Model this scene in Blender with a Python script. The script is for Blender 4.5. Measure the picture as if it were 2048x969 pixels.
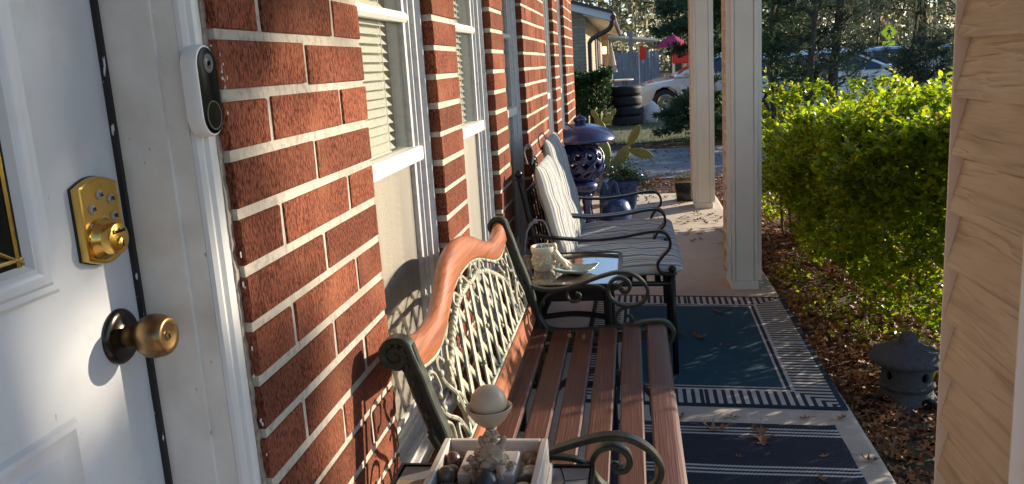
import bpy, bmesh, math, random
import numpy as np
from mathutils import Vector, Matrix
for _o in list(bpy.data.objects): bpy.data.objects.remove(_o)
scn = bpy.context.scene
C = scn.collection
R = math.radians; PI = math.pi

# ------------------------------------------------------------------ camera
cam_d = bpy.data.cameras.new('camera'); cam = bpy.data.objects.new('camera', cam_d); C.objects.link(cam)
cam_d.sensor_fit = 'HORIZONTAL'; cam_d.sensor_width = 36.0
cam_d.lens = 1677.0/2048.0*36.0
cam_d.clip_start = 0.02; cam_d.clip_end = 600
cam.matrix_world = Matrix(((0.98883926, 0.03060511, 0.14580896, 0.52),
                           (0.13623345, 0.21043117, -0.96806982, 0.0),
                           (-0.06031063, 0.9771295, 0.20391316, 1.3),
                           (0, 0, 0, 1)))
scn.camera = cam
# ------------------------------------------------------------------ sky and sun
SUN_AZ, SUN_EL = 34.0, 16.5          # azimuth from +X towards +Y
world = bpy.data.worlds.new('World'); scn.world = world; world.use_nodes = True
wn = world.node_tree.nodes; wl = world.node_tree.links
sky = wn.new('ShaderNodeTexSky'); sky.sky_type = 'NISHITA'; sky.sun_disc = False
sky.sun_elevation = R(SUN_EL); sky.sun_rotation = R(90.0-SUN_AZ)
sky.air_density = 1.0; sky.dust_density = 0.4; sky.ozone_density = 3.0
wl.new(sky.outputs[0], wn['Background'].inputs[0]); wn['Background'].inputs[1].default_value = 0.135
sun_d = bpy.data.lights.new('sun', 'SUN'); sun_d.energy = 4.9; sun_d.angle = R(0.55); sun_d.color = (1.0, 0.85, 0.66)
sun = bpy.data.objects.new('sun', sun_d); C.objects.link(sun)
sv = Vector((math.cos(R(SUN_EL))*math.cos(R(SUN_AZ)), math.cos(R(SUN_EL))*math.sin(R(SUN_AZ)), math.sin(R(SUN_EL))))
sun.rotation_euler = sv.to_track_quat('Z', 'Y').to_euler(); sun.location = (14, 9, 8)
scn.view_settings.view_transform = 'Standard'; scn.view_settings.look = 'None'
scn.view_settings.gamma = 1.0; scn.view_settings.use_curve_mapping = False
scn.view_settings.exposure = 0.95
scn.render.engine = 'CYCLES'

# ------------------------------------------------------------------ materials
MATS = {}
def mat(name, col, rough=0.6, metal=0.0, var=(), bumps=(), rand=0.0, island=None, spec=0.5, coat=0.0, trans=0.0, tmul=None, emit=None, objc=False, contour=None):
    """var: (scale, colour, lo, hi, stretch); bumps: (scale, strength, distance, stretch)"""
    if name in MATS: return MATS[name]
    m = bpy.data.materials.new(name); m.use_nodes = True
    nt = m.node_tree; n = nt.nodes; l = nt.links; b = n['Principled BSDF']
    b.inputs['Roughness'].default_value = rough; b.inputs['Metallic'].default_value = metal
    b.inputs['Specular IOR Level'].default_value = spec; b.inputs['Coat Weight'].default_value = coat
    geo = n.new('ShaderNodeNewGeometry'); tc = n.new('ShaderNodeTexCoord')
    src = tc.outputs['Object'] if objc else geo.outputs['Position']
    def tex(scale, stretch, detail=4.0):
        t = n.new('ShaderNodeTexNoise'); t.inputs['Scale'].default_value = scale; t.inputs['Detail'].default_value = detail
        if stretch:
            mp = n.new('ShaderNodeMapping'); mp.inputs['Scale'].default_value = stretch
            l.new(src, mp.inputs[0]); l.new(mp.outputs[0], t.inputs[0])
        else: l.new(src, t.inputs[0])
        return t.outputs[0]
    rgb = n.new('ShaderNodeRGB'); rgb.outputs[0].default_value = (*col, 1); cur = rgb.outputs[0]
    if island:
        mx = n.new('ShaderNodeMix'); mx.data_type = 'RGBA'
        rp = n.new('ShaderNodeValToRGB'); cr = rp.color_ramp
        while len(cr.elements) < len(island): cr.elements.new(0.5)
        for i, c in enumerate(island):
            cr.elements[i].position = i/(len(island)-1) if len(island) > 1 else 0; cr.elements[i].color = (*c, 1)
        l.new(geo.outputs['Random Per Island'], rp.inputs[0]); cur = rp.outputs[0]
    for v in var:
        sc, c2, lo, hi = v[:4]; st = v[4] if len(v) > 4 else None
        mr = n.new('ShaderNodeMapRange'); mr.inputs[1].default_value = lo; mr.inputs[2].default_value = hi
        l.new(tex(sc, st, 5.0), mr.inputs[0])
        mx = n.new('ShaderNodeMix'); mx.data_type = 'RGBA'
        l.new(mr.outputs[0], mx.inputs[0]); l.new(cur, mx.inputs[6]); mx.inputs[7].default_value = (*c2, 1)
        cur = mx.outputs[2]
    if rand:
        oi = n.new('ShaderNodeObjectInfo'); hs = n.new('ShaderNodeHueSaturation')
        mr = n.new('ShaderNodeMapRange'); mr.inputs[3].default_value = 1-rand; mr.inputs[4].default_value = 1+rand
        l.new(oi.outputs['Random'], mr.inputs[0]); l.new(mr.outputs[0], hs.inputs['Value']); l.new(cur, hs.inputs['Color']); cur = hs.outputs[0]
    l.new(cur, b.inputs['Base Color'])
    prev = None
    if contour:          # embossed grain: contour lines of a stretched noise
        sc_, st_, turns, stg_, dist_, light = contour
        mu = n.new('ShaderNodeMath'); mu.operation = 'MULTIPLY'; l.new(tex(sc_, st_, 2.5), mu.inputs[0]); mu.inputs[1].default_value = turns
        pp = n.new('ShaderNodeMath'); pp.operation = 'PINGPONG'; l.new(mu.outputs[0], pp.inputs[0]); pp.inputs[1].default_value = 1.0
        po = n.new('ShaderNodeMath'); po.operation = 'POWER'; l.new(pp.outputs[0], po.inputs[0]); po.inputs[1].default_value = 4.0
        bp = n.new('ShaderNodeBump'); bp.inputs['Strength'].default_value = stg_; bp.inputs['Distance'].default_value = dist_; l.new(po.outputs[0], bp.inputs['Height']); prev = bp.outputs[0]
        mq = n.new('ShaderNodeMath'); mq.operation = 'MULTIPLY'; l.new(po.outputs[0], mq.inputs[0]); mq.inputs[1].default_value = 0.55
        mx = n.new('ShaderNodeMix'); mx.data_type = 'RGBA'; l.new(mq.outputs[0], mx.inputs[0]); l.new(cur, mx.inputs[6]); mx.inputs[7].default_value = (*light, 1); l.new(mx.outputs[2], b.inputs['Base Color'])
    for bm_ in bumps:
        sc, stg, dist = bm_[:3]; st = bm_[3] if len(bm_) > 3 else None
        bp = n.new('ShaderNodeBump'); bp.inputs['Strength'].default_value = stg; bp.inputs['Distance'].default_value = dist
        l.new(tex(sc, st, 6.0), bp.inputs['Height'])
        if prev: l.new(prev, bp.inputs['Normal'])
        prev = bp.outputs[0]
    if prev: l.new(prev, b.inputs['Normal'])
    if trans:
        tr = n.new('ShaderNodeBsdfTranslucent')
        if tmul:
            mm = n.new('ShaderNodeMix'); mm.data_type = 'RGBA'; mm.blend_type = 'MULTIPLY'; mm.inputs[0].default_value = 1.0
            l.new(cur, mm.inputs[6]); mm.inputs[7].default_value = (*tmul, 1); l.new(mm.outputs[2], tr.inputs[0])
        else: l.new(cur, tr.inputs[0])
        ms = n.new('ShaderNodeMixShader'); ms.inputs[0].default_value = trans
        l.new(b.outputs[0], ms.inputs[1]); l.new(tr.outputs[0], ms.inputs[2]); l.new(ms.outputs[0], n['Material Output'].inputs[0])
    if emit:
        b.inputs['Emission Color'].default_value = (*emit[0], 1); b.inputs['Emission Strength'].default_value = emit[1]
    MATS[name] = m; return m

def glass_mat(name, tint, dust, dustcol, rough=0.02, scale=9.0, clear=0.9):
    """pane: clear glass with a film of dust"""
    m = bpy.data.materials.new(name); m.use_nodes = True; nt = m.node_tree; n = nt.nodes; l = nt.links
    n.remove(n['Principled BSDF'])
    tr = n.new('ShaderNodeBsdfTransparent'); tr.inputs[0].default_value = (*tint, 1)
    gl = n.new('ShaderNodeBsdfGlossy'); gl.inputs['Roughness'].default_value = rough
    lw = n.new('ShaderNodeLayerWeight'); lw.inputs[0].default_value = 0.5      # Schlick, same from both sides of the pane
    pw = n.new('ShaderNodeMath'); pw.operation = 'POWER'; l.new(lw.outputs['Facing'], pw.inputs[0]); pw.inputs[1].default_value = 5.0
    fr = n.new('ShaderNodeMath'); fr.operation = 'MULTIPLY_ADD'; l.new(pw.outputs[0], fr.inputs[0]); fr.inputs[1].default_value = 0.6; fr.inputs[2].default_value = 0.03
    m1 = n.new('ShaderNodeMixShader'); l.new(fr.outputs[0], m1.inputs[0]); l.new(tr.outputs[0], m1.inputs[1]); l.new(gl.outputs[0], m1.inputs[2])
    df = n.new('ShaderNodeBsdfDiffuse'); df.inputs[0].default_value = (*dustcol, 1)
    geo = n.new('ShaderNodeNewGeometry'); mp = n.new('ShaderNodeMapping'); mp.inputs['Scale'].default_value = (1, 1.0, 0.18)
    nz = n.new('ShaderNodeTexNoise'); nz.inputs['Scale'].default_value = scale; nz.inputs['Detail'].default_value = 6
    l.new(geo.outputs['Position'], mp.inputs[0]); l.new(mp.outputs[0], nz.inputs[0])
    mr = n.new('ShaderNodeMapRange'); mr.inputs[1].default_value = 0.3; mr.inputs[2].default_value = 0.7
    mr.inputs[3].default_value = dust*0.6; mr.inputs[4].default_value = min(1, dust*1.4)
    l.new(nz.outputs[0], mr.inputs[0])
    m2 = n.new('ShaderNodeMixShader'); l.new(mr.outputs[0], m2.inputs[0]); l.new(m1.outputs[0], m2.inputs[1]); l.new(df.outputs[0], m2.inputs[2])
    l.new(m2.outputs[0], n['Material Output'].inputs[0]); MATS[name] = m; return m

# ------------------------------------------------------------------ mesh helpers
class MB:
    def __init__(s): s.v = []; s.f = []; s.uv = None
    def add(s, vs, fs):
        o = len(s.v); s.v += [tuple(map(float, p)) for p in vs]; s.f += [tuple(i+o for i in f) for f in fs]; return s
    def box(s, x0, x1, y0, y1, z0, z1):
        return s.add([(x, y, z) for z in (z0, z1) for y in (y0, y1) for x in (x0, x1)],
                     [(0, 2, 3, 1), (4, 5, 7, 6), (0, 1, 5, 4), (2, 6, 7, 3), (0, 4, 6, 2), (1, 3, 7, 5)])
    def bbox(s, x0, x1, y0, y1, z0, z1, b=0.003):
        """box with chamfered edges"""
        bm = bmesh.new(); mb = MB().box(x0, x1, y0, y1, z0, z1)
        vs = [bm.verts.new(p) for p in mb.v]; [bm.faces.new([vs[i] for i in f]) for f in mb.f]
        bmesh.ops.bevel(bm, geom=bm.edges[:], offset=b, segments=1, affect='EDGES', profile=0.5)
        bm.verts.index_update(); s.add([v.co[:] for v in bm.verts], [[v.index for v in f.verts] for f in bm.faces]); bm.free(); return s
    def prism(s, poly, axis, a0, a1):
        """poly of 2D points extruded along axis; the 2D points fill the other axes in x,y,z order"""
        def P(p, a):
            return (a, p[0], p[1]) if axis == 0 else (p[0], a, p[1]) if axis == 1 else (p[0], p[1], a)
        n = len(poly); vs = [P(p, a0) for p in poly]+[P(p, a1) for p in poly]
        fs = [tuple(range(n)), tuple(range(2*n-1, n-1, -1))]+[(i, i+n, (i+1) % n+n, (i+1) % n) for i in range(n)]
        return s.add(vs, fs)
    def lathe(s, prof, c=(0, 0, 0), seg=24, sx=1, sy=1, axis='z'):
        vs = []; fs = []; n = len(prof)
        for j in range(seg):
            a = 2*PI*j/seg
            for r, z in prof:
                p = (r*math.cos(a)*sx, r*math.sin(a)*sy, z)
                if axis == 'x': p = (p[2], p[0], p[1])
                elif axis == 'y': p = (p[0], p[2], p[1])
                vs.append((c[0]+p[0], c[1]+p[1], c[2]+p[2]))
        for j in range(seg):
            k = (j+1) % seg
            for i in range(n-1): fs.append((j*n+i, k*n+i, k*n+i+1, j*n+i+1))
        return s.add(vs, fs)
    def sweep(s, path, sec, up=None, closed=False, radii=None, cap=True):
        """sweep a 2D section (side, up) along a path"""
        P = [Vector(p) for p in path]; n = len(P); m = len(sec); vs = []; fs = []
        prevn = None
        for i in range(n):
            a = P[(i-1) % n] if (closed or i > 0) else P[i]; b = P[(i+1) % n] if (closed or i < n-1) else P[i]
            t = (b-a); t = t.normalized() if t.length > 1e-9 else Vector((0, 0, 1))
            if up is not None: u = Vector(up)
            else:
                u = prevn if prevn is not None else (Vector((0, 0, 1)) if abs(t.z) < 0.9 else Vector((1, 0, 0)))
            u = (u-t*u.dot(t))
            u = u.normalized() if u.length > 1e-6 else Vector((0, 1, 0)); prevn = u
            sd = t.cross(u); k = radii[i] if radii is not None else 1.0
            for q in sec: vs.append(P[i]+sd*q[0]*k+u*q[1]*k)
        for i in range(n if closed else n-1):
            j = (i+1) % n
            for q in range(m): fs.append((i*m+q, i*m+(q+1) % m, j*m+(q+1) % m, j*m+q))
        if cap and not closed: fs += [tuple(range(m-1, -1, -1)), tuple(range((n-1)*m, n*m))]
        return s.add(vs, fs)
    def tube(s, path, r, seg=8, closed=False, up=None, radii=None):
        sec = [(math.cos(2*PI*i/seg)*r, math.sin(2*PI*i/seg)*r) for i in range(seg)]
        return s.sweep(path, sec, up, closed, radii)
    def bar(s, path, w, d, up, closed=False):
        """flat bar: w across the path in plane, d along up"""
        c = min(w, d)*0.22
        sec = [(-w/2+c, -d/2), (w/2-c, -d/2), (w/2, -d/2+c), (w/2, d/2-c), (w/2-c, d/2), (-w/2+c, d/2), (-w/2, d/2-c), (-w/2, -d/2+c)]
        return s.sweep(path, sec, up, closed)
    def ball(s, c, r, seg=14, rings=8, sc=(1, 1, 1)):
        prof = [(max(1e-4, math.sin(PI*i/rings))*r, -math.cos(PI*i/rings)*r*sc[2]) for i in range(rings+1)]
        return s.lathe(prof, c, seg, sc[0], sc[1])
    def xf(s, M):
        s.v = [tuple(M @ Vector(p)) for p in s.v]; return s
    def jit(s, a, seed=0):
        r = random.Random(seed); s.v = [(x+r.uniform(-a, a), y+r.uniform(-a, a), z+r.uniform(-a, a)) for x, y, z in s.v]; return s
    def mesh(s, name, m, smooth=False, ang=None):
        me = bpy.data.meshes.new(name); me.from_pydata(s.v, [], s.f); me.update()
        bm = bmesh.new(); bm.from_mesh(me); bmesh.ops.recalc_face_normals(bm, faces=bm.faces); bm.to_mesh(me); bm.free()
        if m: me.materials.append(MATS[m] if isinstance(m, str) else m)
        if smooth:
            me.shade_smooth()
            if ang: me.set_sharp_from_angle(angle=R(ang))
        return me
    def build(s, name, m, parent=None, smooth=False, ang=None):
        return link(name, s.mesh(name, m, smooth, ang), parent)
def link(name, me, parent=None, loc=None):
    o = bpy.data.objects.new(name, me); C.objects.link(o)
    if parent is not None:
        o.parent = parent
        if parent.type == 'EMPTY' or True: o.matrix_parent_inverse = parent_world(parent).inverted()
    if loc is not None: o.location = loc
    return o
def parent_world(p):
    M = Matrix.LocRotScale(p.location, p.rotation_euler, p.scale)
    if p.parent is not None: M = parent_world(p.parent) @ p.matrix_parent_inverse @ M
    return M
def thing(name, label, cat, loc=(0, 0, 0), group=None):
    o = bpy.data.objects.new(name, None); C.objects.link(o); o.location = loc; o.empty_display_size = 0.05
    return tag(o, label, cat, group)
def tag(o, label, cat, group=None, kind=None):
    o['label'] = label; o['category'] = cat
    if group: o['group'] = group
    if kind: o['kind'] = kind
    return o
def struct(o, kind='structure', label=None):
    o['kind'] = kind
    if label: o['label'] = label
    return o
def npmesh(name, V, F, m, smooth=False):
    V = np.asarray(V, np.float32); F = np.asarray(F, np.int32); k = F.shape[1]
    me = bpy.data.meshes.new(name); me.vertices.add(len(V)); me.vertices.foreach_set('co', V.ravel())
    me.loops.add(F.size); me.loops.foreach_set('vertex_index', F.ravel())
    me.polygons.add(len(F)); me.polygons.foreach_set('loop_start', np.arange(0, F.size, k, dtype=np.int32))
    me.update(calc_edges=True); me.validate()
    me.materials.append(MATS[m] if isinstance(m, str) else m)
    if smooth: me.shade_smooth()
    return me
def rotmats(rng, n, yaw=None, tilt=0.4):
    """random yaw and a tilt, as n x 3 x 3"""
    a = rng.uniform(0, 2*PI, n) if yaw is None else yaw
    b = rng.normal(0, tilt, n); c = rng.normal(0, tilt, n)
    ca, sa, cb, sb, cc, sc = np.cos(a), np.sin(a), np.cos(b), np.sin(b), np.cos(c), np.sin(c)
    Z = np.zeros(n); O = np.ones(n)
    A = np.array([[ca, -sa, Z], [sa, ca, Z], [Z, Z, O]]).transpose(2, 0, 1)
    B = np.array([[O, Z, Z], [Z, cb, -sb], [Z, sb, cb]]).transpose(2, 0, 1)
    D = np.array([[cc, Z, sc], [Z, O, Z], [-sc, Z, cc]]).transpose(2, 0, 1)
    return A @ B @ D
def scatter(base_v, base_f, pos, rot, scale):
    base_v = np.asarray(base_v, float); n = len(pos); m = len(base_v)
    V = np.einsum('nij,mj->nmi', rot, base_v)*np.asarray(scale)[:, None, None]+np.asarray(pos)[:, None, :]
    F = np.asarray(base_f)[None]+(np.arange(n)*m)[:, None, None]
    return V.reshape(-1, 3), F.reshape(-1, np.asarray(base_f).shape[1])
def spiral(cx, cz, r0, r1, a0, a1, n=14):
    return [(cx+(r0+(r1-r0)*i/n)*math.cos(a0+(a1-a0)*i/n), cz+(r0+(r1-r0)*i/n)*math.sin(a0+(a1-a0)*i/n)) for i in range(n+1)]
def smooth_path(pts, n=6, closed=False):
    """Catmull-Rom through the points"""
    P = [Vector(p) for p in pts]; out = []; N = len(P)
    for i in range(N if closed else N-1):
        g = lambda k: P[k % N] if closed else P[max(0, min(N-1, k))]
        p0, p1, p2, p3 = g(i-1), g(i), g(i+1), g(i+2)
        for j in range(n):
            t = j/n
            out.append(0.5*((2*p1)+(p2-p0)*t+(2*p0-5*p1+4*p2-p3)*t*t+(-p0+3*p1-3*p2+p3)*t**3))
    if not closed: out.append(P[-1])
    return [tuple(p) for p in out]
def text_mesh(txt, size, name, m, M, extrude=0.0004):
    cu = bpy.data.curves.new('t', 'FONT'); cu.body = txt; cu.size = size; cu.extrude = extrude; cu.align_x = 'CENTER'; cu.align_y = 'CENTER'
    ob = bpy.data.objects.new('t', cu); C.objects.link(ob)
    me = bpy.data.meshes.new_from_object(ob.evaluated_get(bpy.context.evaluated_depsgraph_get()))
    bpy.data.objects.remove(ob); me.transform(M); me.materials.clear(); me.materials.append(MATS[m]); me.name = name; return me

# ================================================================== materials
mat('brick', (0.29, 0.090, 0.047), 0.9, var=((330, (0.075, 0.020, 0.012), 0.42, 0.62, (1, 1, 0.38)), (5, (0.33, 0.125, 0.065), 0.5, 0.75), (2.2, (0.15, 0.050, 0.032), 0.54, 0.8)),
    bumps=((300, 1.0, 0.008, (1, 1, 0.34)), (120, 0.4, 0.004)), rand=0.30, spec=0.2)
mat('brick_smooth', (0.20, 0.055, 0.032), 0.9, var=((30, (0.13, 0.035, 0.02), 0.45, 0.7),), bumps=((200, 0.3, 0.002),), spec=0.2)
mat('mortar', (0.47, 0.425, 0.36), 0.95, var=((60, (0.29, 0.25, 0.20), 0.48, 0.75), (9, (0.50, 0.45, 0.38), 0.5, 0.8), (3, (0.27, 0.22, 0.17), 0.55, 0.8)), bumps=((240, 0.5, 0.003), (60, 0.4, 0.004)), spec=0.2)
mat('caulk', (0.34, 0.29, 0.24), 0.9, var=((90, (0.17, 0.14, 0.11), 0.5, 0.7),), bumps=((150, 0.8, 0.004),))
mat('white_paint', (0.64, 0.64, 0.635), 0.42, var=((25, (0.62, 0.60, 0.565), 0.55, 0.85), (260, (0.35, 0.32, 0.29), 0.74, 0.8)), bumps=((60, 0.12, 0.002), (500, 0.06, 0.001)))
mat('jamb_paint', (0.74, 0.72, 0.68), 0.5, var=((14, (0.58, 0.54, 0.48), 0.45, 0.8), (120, (0.34, 0.31, 0.28), 0.70, 0.76, (1, 1, 0.6))), bumps=((90, 0.15, 0.002),))
mat('door_paint', (0.57, 0.585, 0.61), 0.35, var=((30, (0.51, 0.51, 0.51), 0.55, 0.85), (300, (0.4, 0.38, 0.36), 0.77, 0.80), (90, (0.36, 0.34, 0.32), 0.735, 0.75, (1, 1, 0.35)), (7, (0.50, 0.495, 0.49), 0.5, 0.8)), bumps=((400, 0.05, 0.001), (22, 0.08, 0.004)))
mat('weatherstrip', (0.012, 0.012, 0.013), 0.6, var=((140, (0.6, 0.6, 0.6), 0.66, 0.68, (1, 1, 0.25)),))
mat('brass', (0.72, 0.46, 0.12), 0.22, 1.0, var=((40, (0.55, 0.33, 0.08), 0.5, 0.8),), bumps=((120, 0.06, 0.001),))
mat('old_brass', (0.30, 0.19, 0.085), 0.34, 1.0, var=((28, (0.16, 0.10, 0.06), 0.45, 0.7),))
mat('dark_bronze', (0.045, 0.04, 0.035), 0.22, 0.9, var=((40, (0.13, 0.10, 0.06), 0.6, 0.75),))
mat('button_grey', (0.30, 0.28, 0.24), 0.45)
mat('black_plastic', (0.010, 0.010, 0.011), 0.18)
mat('black_gloss', (0.005, 0.005, 0.006), 0.15, spec=0.08)
mat('white_plastic', (0.80, 0.79, 0.77), 0.35)
mat('grey_ring', (0.12, 0.12, 0.12), 0.3)
mat('window_metal', (0.52, 0.52, 0.53), 0.45, 0.25, var=((50, (0.36, 0.36, 0.37), 0.5, 0.8), (200, (0.2, 0.19, 0.18), 0.68, 0.74, (1, 1, 0.3))), bumps=((180, 0.2, 0.002, (1, 1, 0.3)),))
mat('sash_white', (0.70, 0.68, 0.62), 0.5, var=((70, (0.5, 0.47, 0.42), 0.55, 0.8),))
mat('blind', (0.84, 0.80, 0.70), 0.5, trans=0.25)
mat('curtain', (0.62, 0.56, 0.46), 0.9, var=((30, (0.5, 0.44, 0.35), 0.4, 0.7, (1, 1, 0.05)),), trans=0.3)
mat('room', (0.22, 0.20, 0.17), 0.9)
glass_mat('dusty_glass', (0.95, 0.97, 0.96), 0.07, (0.36, 0.38, 0.34))
glass_mat('screen', (0.90, 0.88, 0.84), 0.34, (0.36, 0.33, 0.27), rough=0.5, scale=14)
glass_mat('door_glass', (0.25, 0.27, 0.27), 0.05, (0.3, 0.3, 0.28), rough=0.05)
mat('concrete', (0.46, 0.40, 0.33), 0.85, var=((3, (0.36, 0.31, 0.25), 0.4, 0.75), (70, (0.53, 0.47, 0.39), 0.5, 0.75), (1.2, (0.30, 0.25, 0.19), 0.58, 0.8)), bumps=((260, 0.35, 0.003), (18, 0.15, 0.01)))
mat('trim_cream', (0.78, 0.74, 0.66), 0.5, var=((6, (0.72, 0.68, 0.60), 0.45, 0.75), (240, (0.36, 0.33, 0.28), 0.74, 0.79)), bumps=((300, 0.05, 0.001),))
mat('siding', (0.52, 0.43, 0.305), 0.55, var=((14, (0.60, 0.51, 0.385), 0.4, 0.65, (1, 0.45, 1)), (34, (0.27, 0.20, 0.14), 0.50, 0.80, (1, 0.09, 1.6)), (6, (0.55, 0.475, 0.375), 0.55, 0.8)),
    bumps=((190, 0.5, 0.003, (1, 0.07, 1)),), spec=0.35, contour=(20, (1, 0.13, 1.3), 9.0, 0.6, 0.004, (0.64, 0.54, 0.42)))
mat('wood_slat_shaded', (0.080, 0.029, 0.016), 0.48, var=((26, (0.075, 0.022, 0.013), 0.42, 0.68, (3, 0.10, 3)), (70, (0.22, 0.085, 0.05), 0.6, 0.8, (3, 0.06, 3))),
    bumps=((70, 0.6, 0.003, (3, 0.06, 3)), (200, 0.3, 0.001, (3, 0.05, 3))), coat=0.0)  # seat slats darker than the rails: their shade is put into the colour
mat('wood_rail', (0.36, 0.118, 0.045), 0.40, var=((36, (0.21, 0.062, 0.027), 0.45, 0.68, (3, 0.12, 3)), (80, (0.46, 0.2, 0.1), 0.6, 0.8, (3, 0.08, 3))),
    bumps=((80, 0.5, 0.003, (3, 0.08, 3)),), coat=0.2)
mat('iron_green', (0.030, 0.034, 0.027), 0.42, 0.4, var=((35, (0.07, 0.075, 0.055), 0.5, 0.8), (90, (0.02, 0.055, 0.045), 0.55, 0.75)), bumps=((120, 0.3, 0.002),))
mat('verdigris', (0.36, 0.34, 0.25), 0.6, 0.15, var=((30, (0.10, 0.16, 0.14), 0.5, 0.66), (75, (0.46, 0.43, 0.33), 0.55, 0.8)), bumps=((160, 0.3, 0.002),))
mat('iron_black', (0.016, 0.017, 0.019), 0.35, 0.5, bumps=((150, 0.15, 0.001),))
mat('marble', (0.60, 0.55, 0.48), 0.4, var=((16, (0.42, 0.37, 0.31), 0.5, 0.8), (45, (0.66, 0.62, 0.56), 0.5, 0.7)), bumps=((200, 0.1, 0.001),))
mat('marble_ball', (0.47, 0.38, 0.27), 0.38, var=((22, (0.30, 0.26, 0.23), 0.60, 0.74, (1, 1, 1.5)), (9, (0.54, 0.46, 0.35), 0.45, 0.7)))
mat('resin_stone', (0.44, 0.36, 0.26), 0.7, var=((55, (0.30, 0.24, 0.18), 0.5, 0.72),), bumps=((160, 0.35, 0.002),))
mat('ceramic_cream', (0.68, 0.58, 0.42), 0.4, var=((60, (0.50, 0.40, 0.27), 0.6, 0.8),), bumps=((60, 0.2, 0.002),))
mat('ceramic_blue', (0.020, 0.034, 0.120), 0.24, var=((12, (0.042, 0.052, 0.125), 0.45, 0.75), (110, (0.015, 0.017, 0.075), 0.6, 0.75)), bumps=((70, 0.15, 0.002),), coat=0.4)
mat('pot_blue', (0.035, 0.075, 0.20), 0.3, var=((14, (0.05, 0.11, 0.26), 0.45, 0.7),))
mat('can_blue', (0.020, 0.060, 0.19), 0.35)
mat('aqua_glaze', (0.35, 0.50, 0.46), 0.15, var=((120, (0.55, 0.58, 0.46), 0.55, 0.65), (20, (0.22, 0.42, 0.42), 0.5, 0.7)), coat=0.5)
mat('lava_stone', (0.062, 0.064, 0.072), 0.8, var=((60, (0.04, 0.041, 0.046), 0.45, 0.7),), bumps=((120, 0.8, 0.006), (400, 0.4, 0.002)))
mat('leaf_litter', (0.2, 0.1, 0.05), 0.6, island=((0.28, 0.10, 0.032), (0.16, 0.065, 0.028), (0.36, 0.15, 0.05), (0.24, 0.13, 0.065), (0.40, 0.20, 0.08), (0.13, 0.05, 0.02)), bumps=((90, 0.3, 0.004),), trans=0.12)
mat('leaf_dry', (0.30, 0.13, 0.055), 0.6, rand=0.35, var=((60, (0.17, 0.07, 0.03), 0.45, 0.7),), trans=0.12)
mat('hedge_leaf', (0.10, 0.19, 0.02), 0.32, island=((0.055, 0.125, 0.013), (0.10, 0.19, 0.016), (0.15, 0.23, 0.02), (0.045, 0.10, 0.014), (0.20, 0.25, 0.025), (0.035, 0.085, 0.012), (0.15, 0.15, 0.03)), trans=0.55, tmul=(4.2, 3.4, 0.9))
mat('twig', (0.11, 0.075, 0.045), 0.8, var=((60, (0.2, 0.15, 0.1), 0.5, 0.75),))
mat('conifer', (0.03, 0.06, 0.03), 0.6, island=((0.028, 0.070, 0.034), (0.045, 0.095, 0.044), (0.065, 0.115, 0.040), (0.033, 0.075, 0.042), (0.12, 0.14, 0.04)), trans=0.35)
mat('conifer_grey', (0.03, 0.05, 0.03), 0.6, island=((0.045, 0.075, 0.052), (0.065, 0.10, 0.065), (0.10, 0.12, 0.06), (0.055, 0.08, 0.062)), trans=0.4)
mat('bark', (0.065, 0.05, 0.038), 0.9, var=((25, (0.12, 0.095, 0.075), 0.45, 0.7, (1, 1, 0.25)),), bumps=((40, 0.8, 0.02, (1, 1, 0.25)),))
mat('oak_leaf', (0.1, 0.1, 0.03), 0.6, island=((0.14, 0.16, 0.05), (0.25, 0.20, 0.07), (0.34, 0.26, 0.11), (0.18, 0.18, 0.06)), trans=0.45)
mat('moss_hang', (0.3, 0.26, 0.16), 0.9, island=((0.46, 0.41, 0.27), (0.34, 0.32, 0.24), (0.56, 0.49, 0.30), (0.28, 0.26, 0.18)), trans=0.5)
mat('far_leaf_haze', (0.2, 0.2, 0.1), 0.8, island=((0.30, 0.31, 0.20), (0.42, 0.38, 0.24), (0.24, 0.28, 0.22), (0.50, 0.45, 0.30)), trans=0.6)  # pale leaf colours stand in for distance haze
mat('cactus', (0.20, 0.24, 0.065), 0.45, var=((50, (0.13, 0.17, 0.05), 0.5, 0.7),))
mat('ground_soil', (0.07, 0.042, 0.026), 0.95, var=((14, (0.12, 0.06, 0.03), 0.45, 0.7), (0.4, (0.075, 0.085, 0.04), 0.5, 0.6)), bumps=((40, 0.8, 0.02),))
mat('lawn', (0.085, 0.10, 0.04), 0.9, var=((4, (0.14, 0.13, 0.055), 0.45, 0.7),))
mat('grass_blade', (0.1, 0.1, 0.04), 0.7, island=((0.08, 0.11, 0.035), (0.14, 0.15, 0.05), (0.18, 0.155, 0.07), (0.06, 0.09, 0.03)), trans=0.3)
mat('driveway_mat', (0.22, 0.22, 0.23), 0.7, var=((3, (0.16, 0.16, 0.165), 0.4, 0.7), (60, (0.30, 0.30, 0.30), 0.55, 0.75)), bumps=((120, 0.5, 0.005),))
mat('asphalt', (0.20, 0.20, 0.21), 0.5, var=((30, (0.19, 0.19, 0.2), 0.5, 0.75),), bumps=((90, 0.4, 0.006),))
mat('rubber', (0.020, 0.020, 0.022), 0.7, bumps=((60, 0.2, 0.004),))
mat('car_white', (0.72, 0.74, 0.76), 0.18, coat=1.0)
mat('car_silver', (0.40, 0.45, 0.50), 0.22, 0.6, coat=1.0)
mat('car_red', (0.45, 0.02, 0.02), 0.2, coat=1.0)
mat('car_glass', (0.015, 0.02, 0.025), 0.05, coat=1.0)
mat('chrome', (0.6, 0.6, 0.6), 0.15, 1.0)
mat('tail_red', (0.4, 0.01, 0.01), 0.2)
mat('lamp_lens', (0.7, 0.7, 0.65), 0.15)
mat('fascia_brown', (0.06, 0.045, 0.045), 0.6)
mat('soffit', (0.62, 0.58, 0.50), 0.6)
mat('fascia_white', (0.70, 0.70, 0.72), 0.5)
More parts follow.
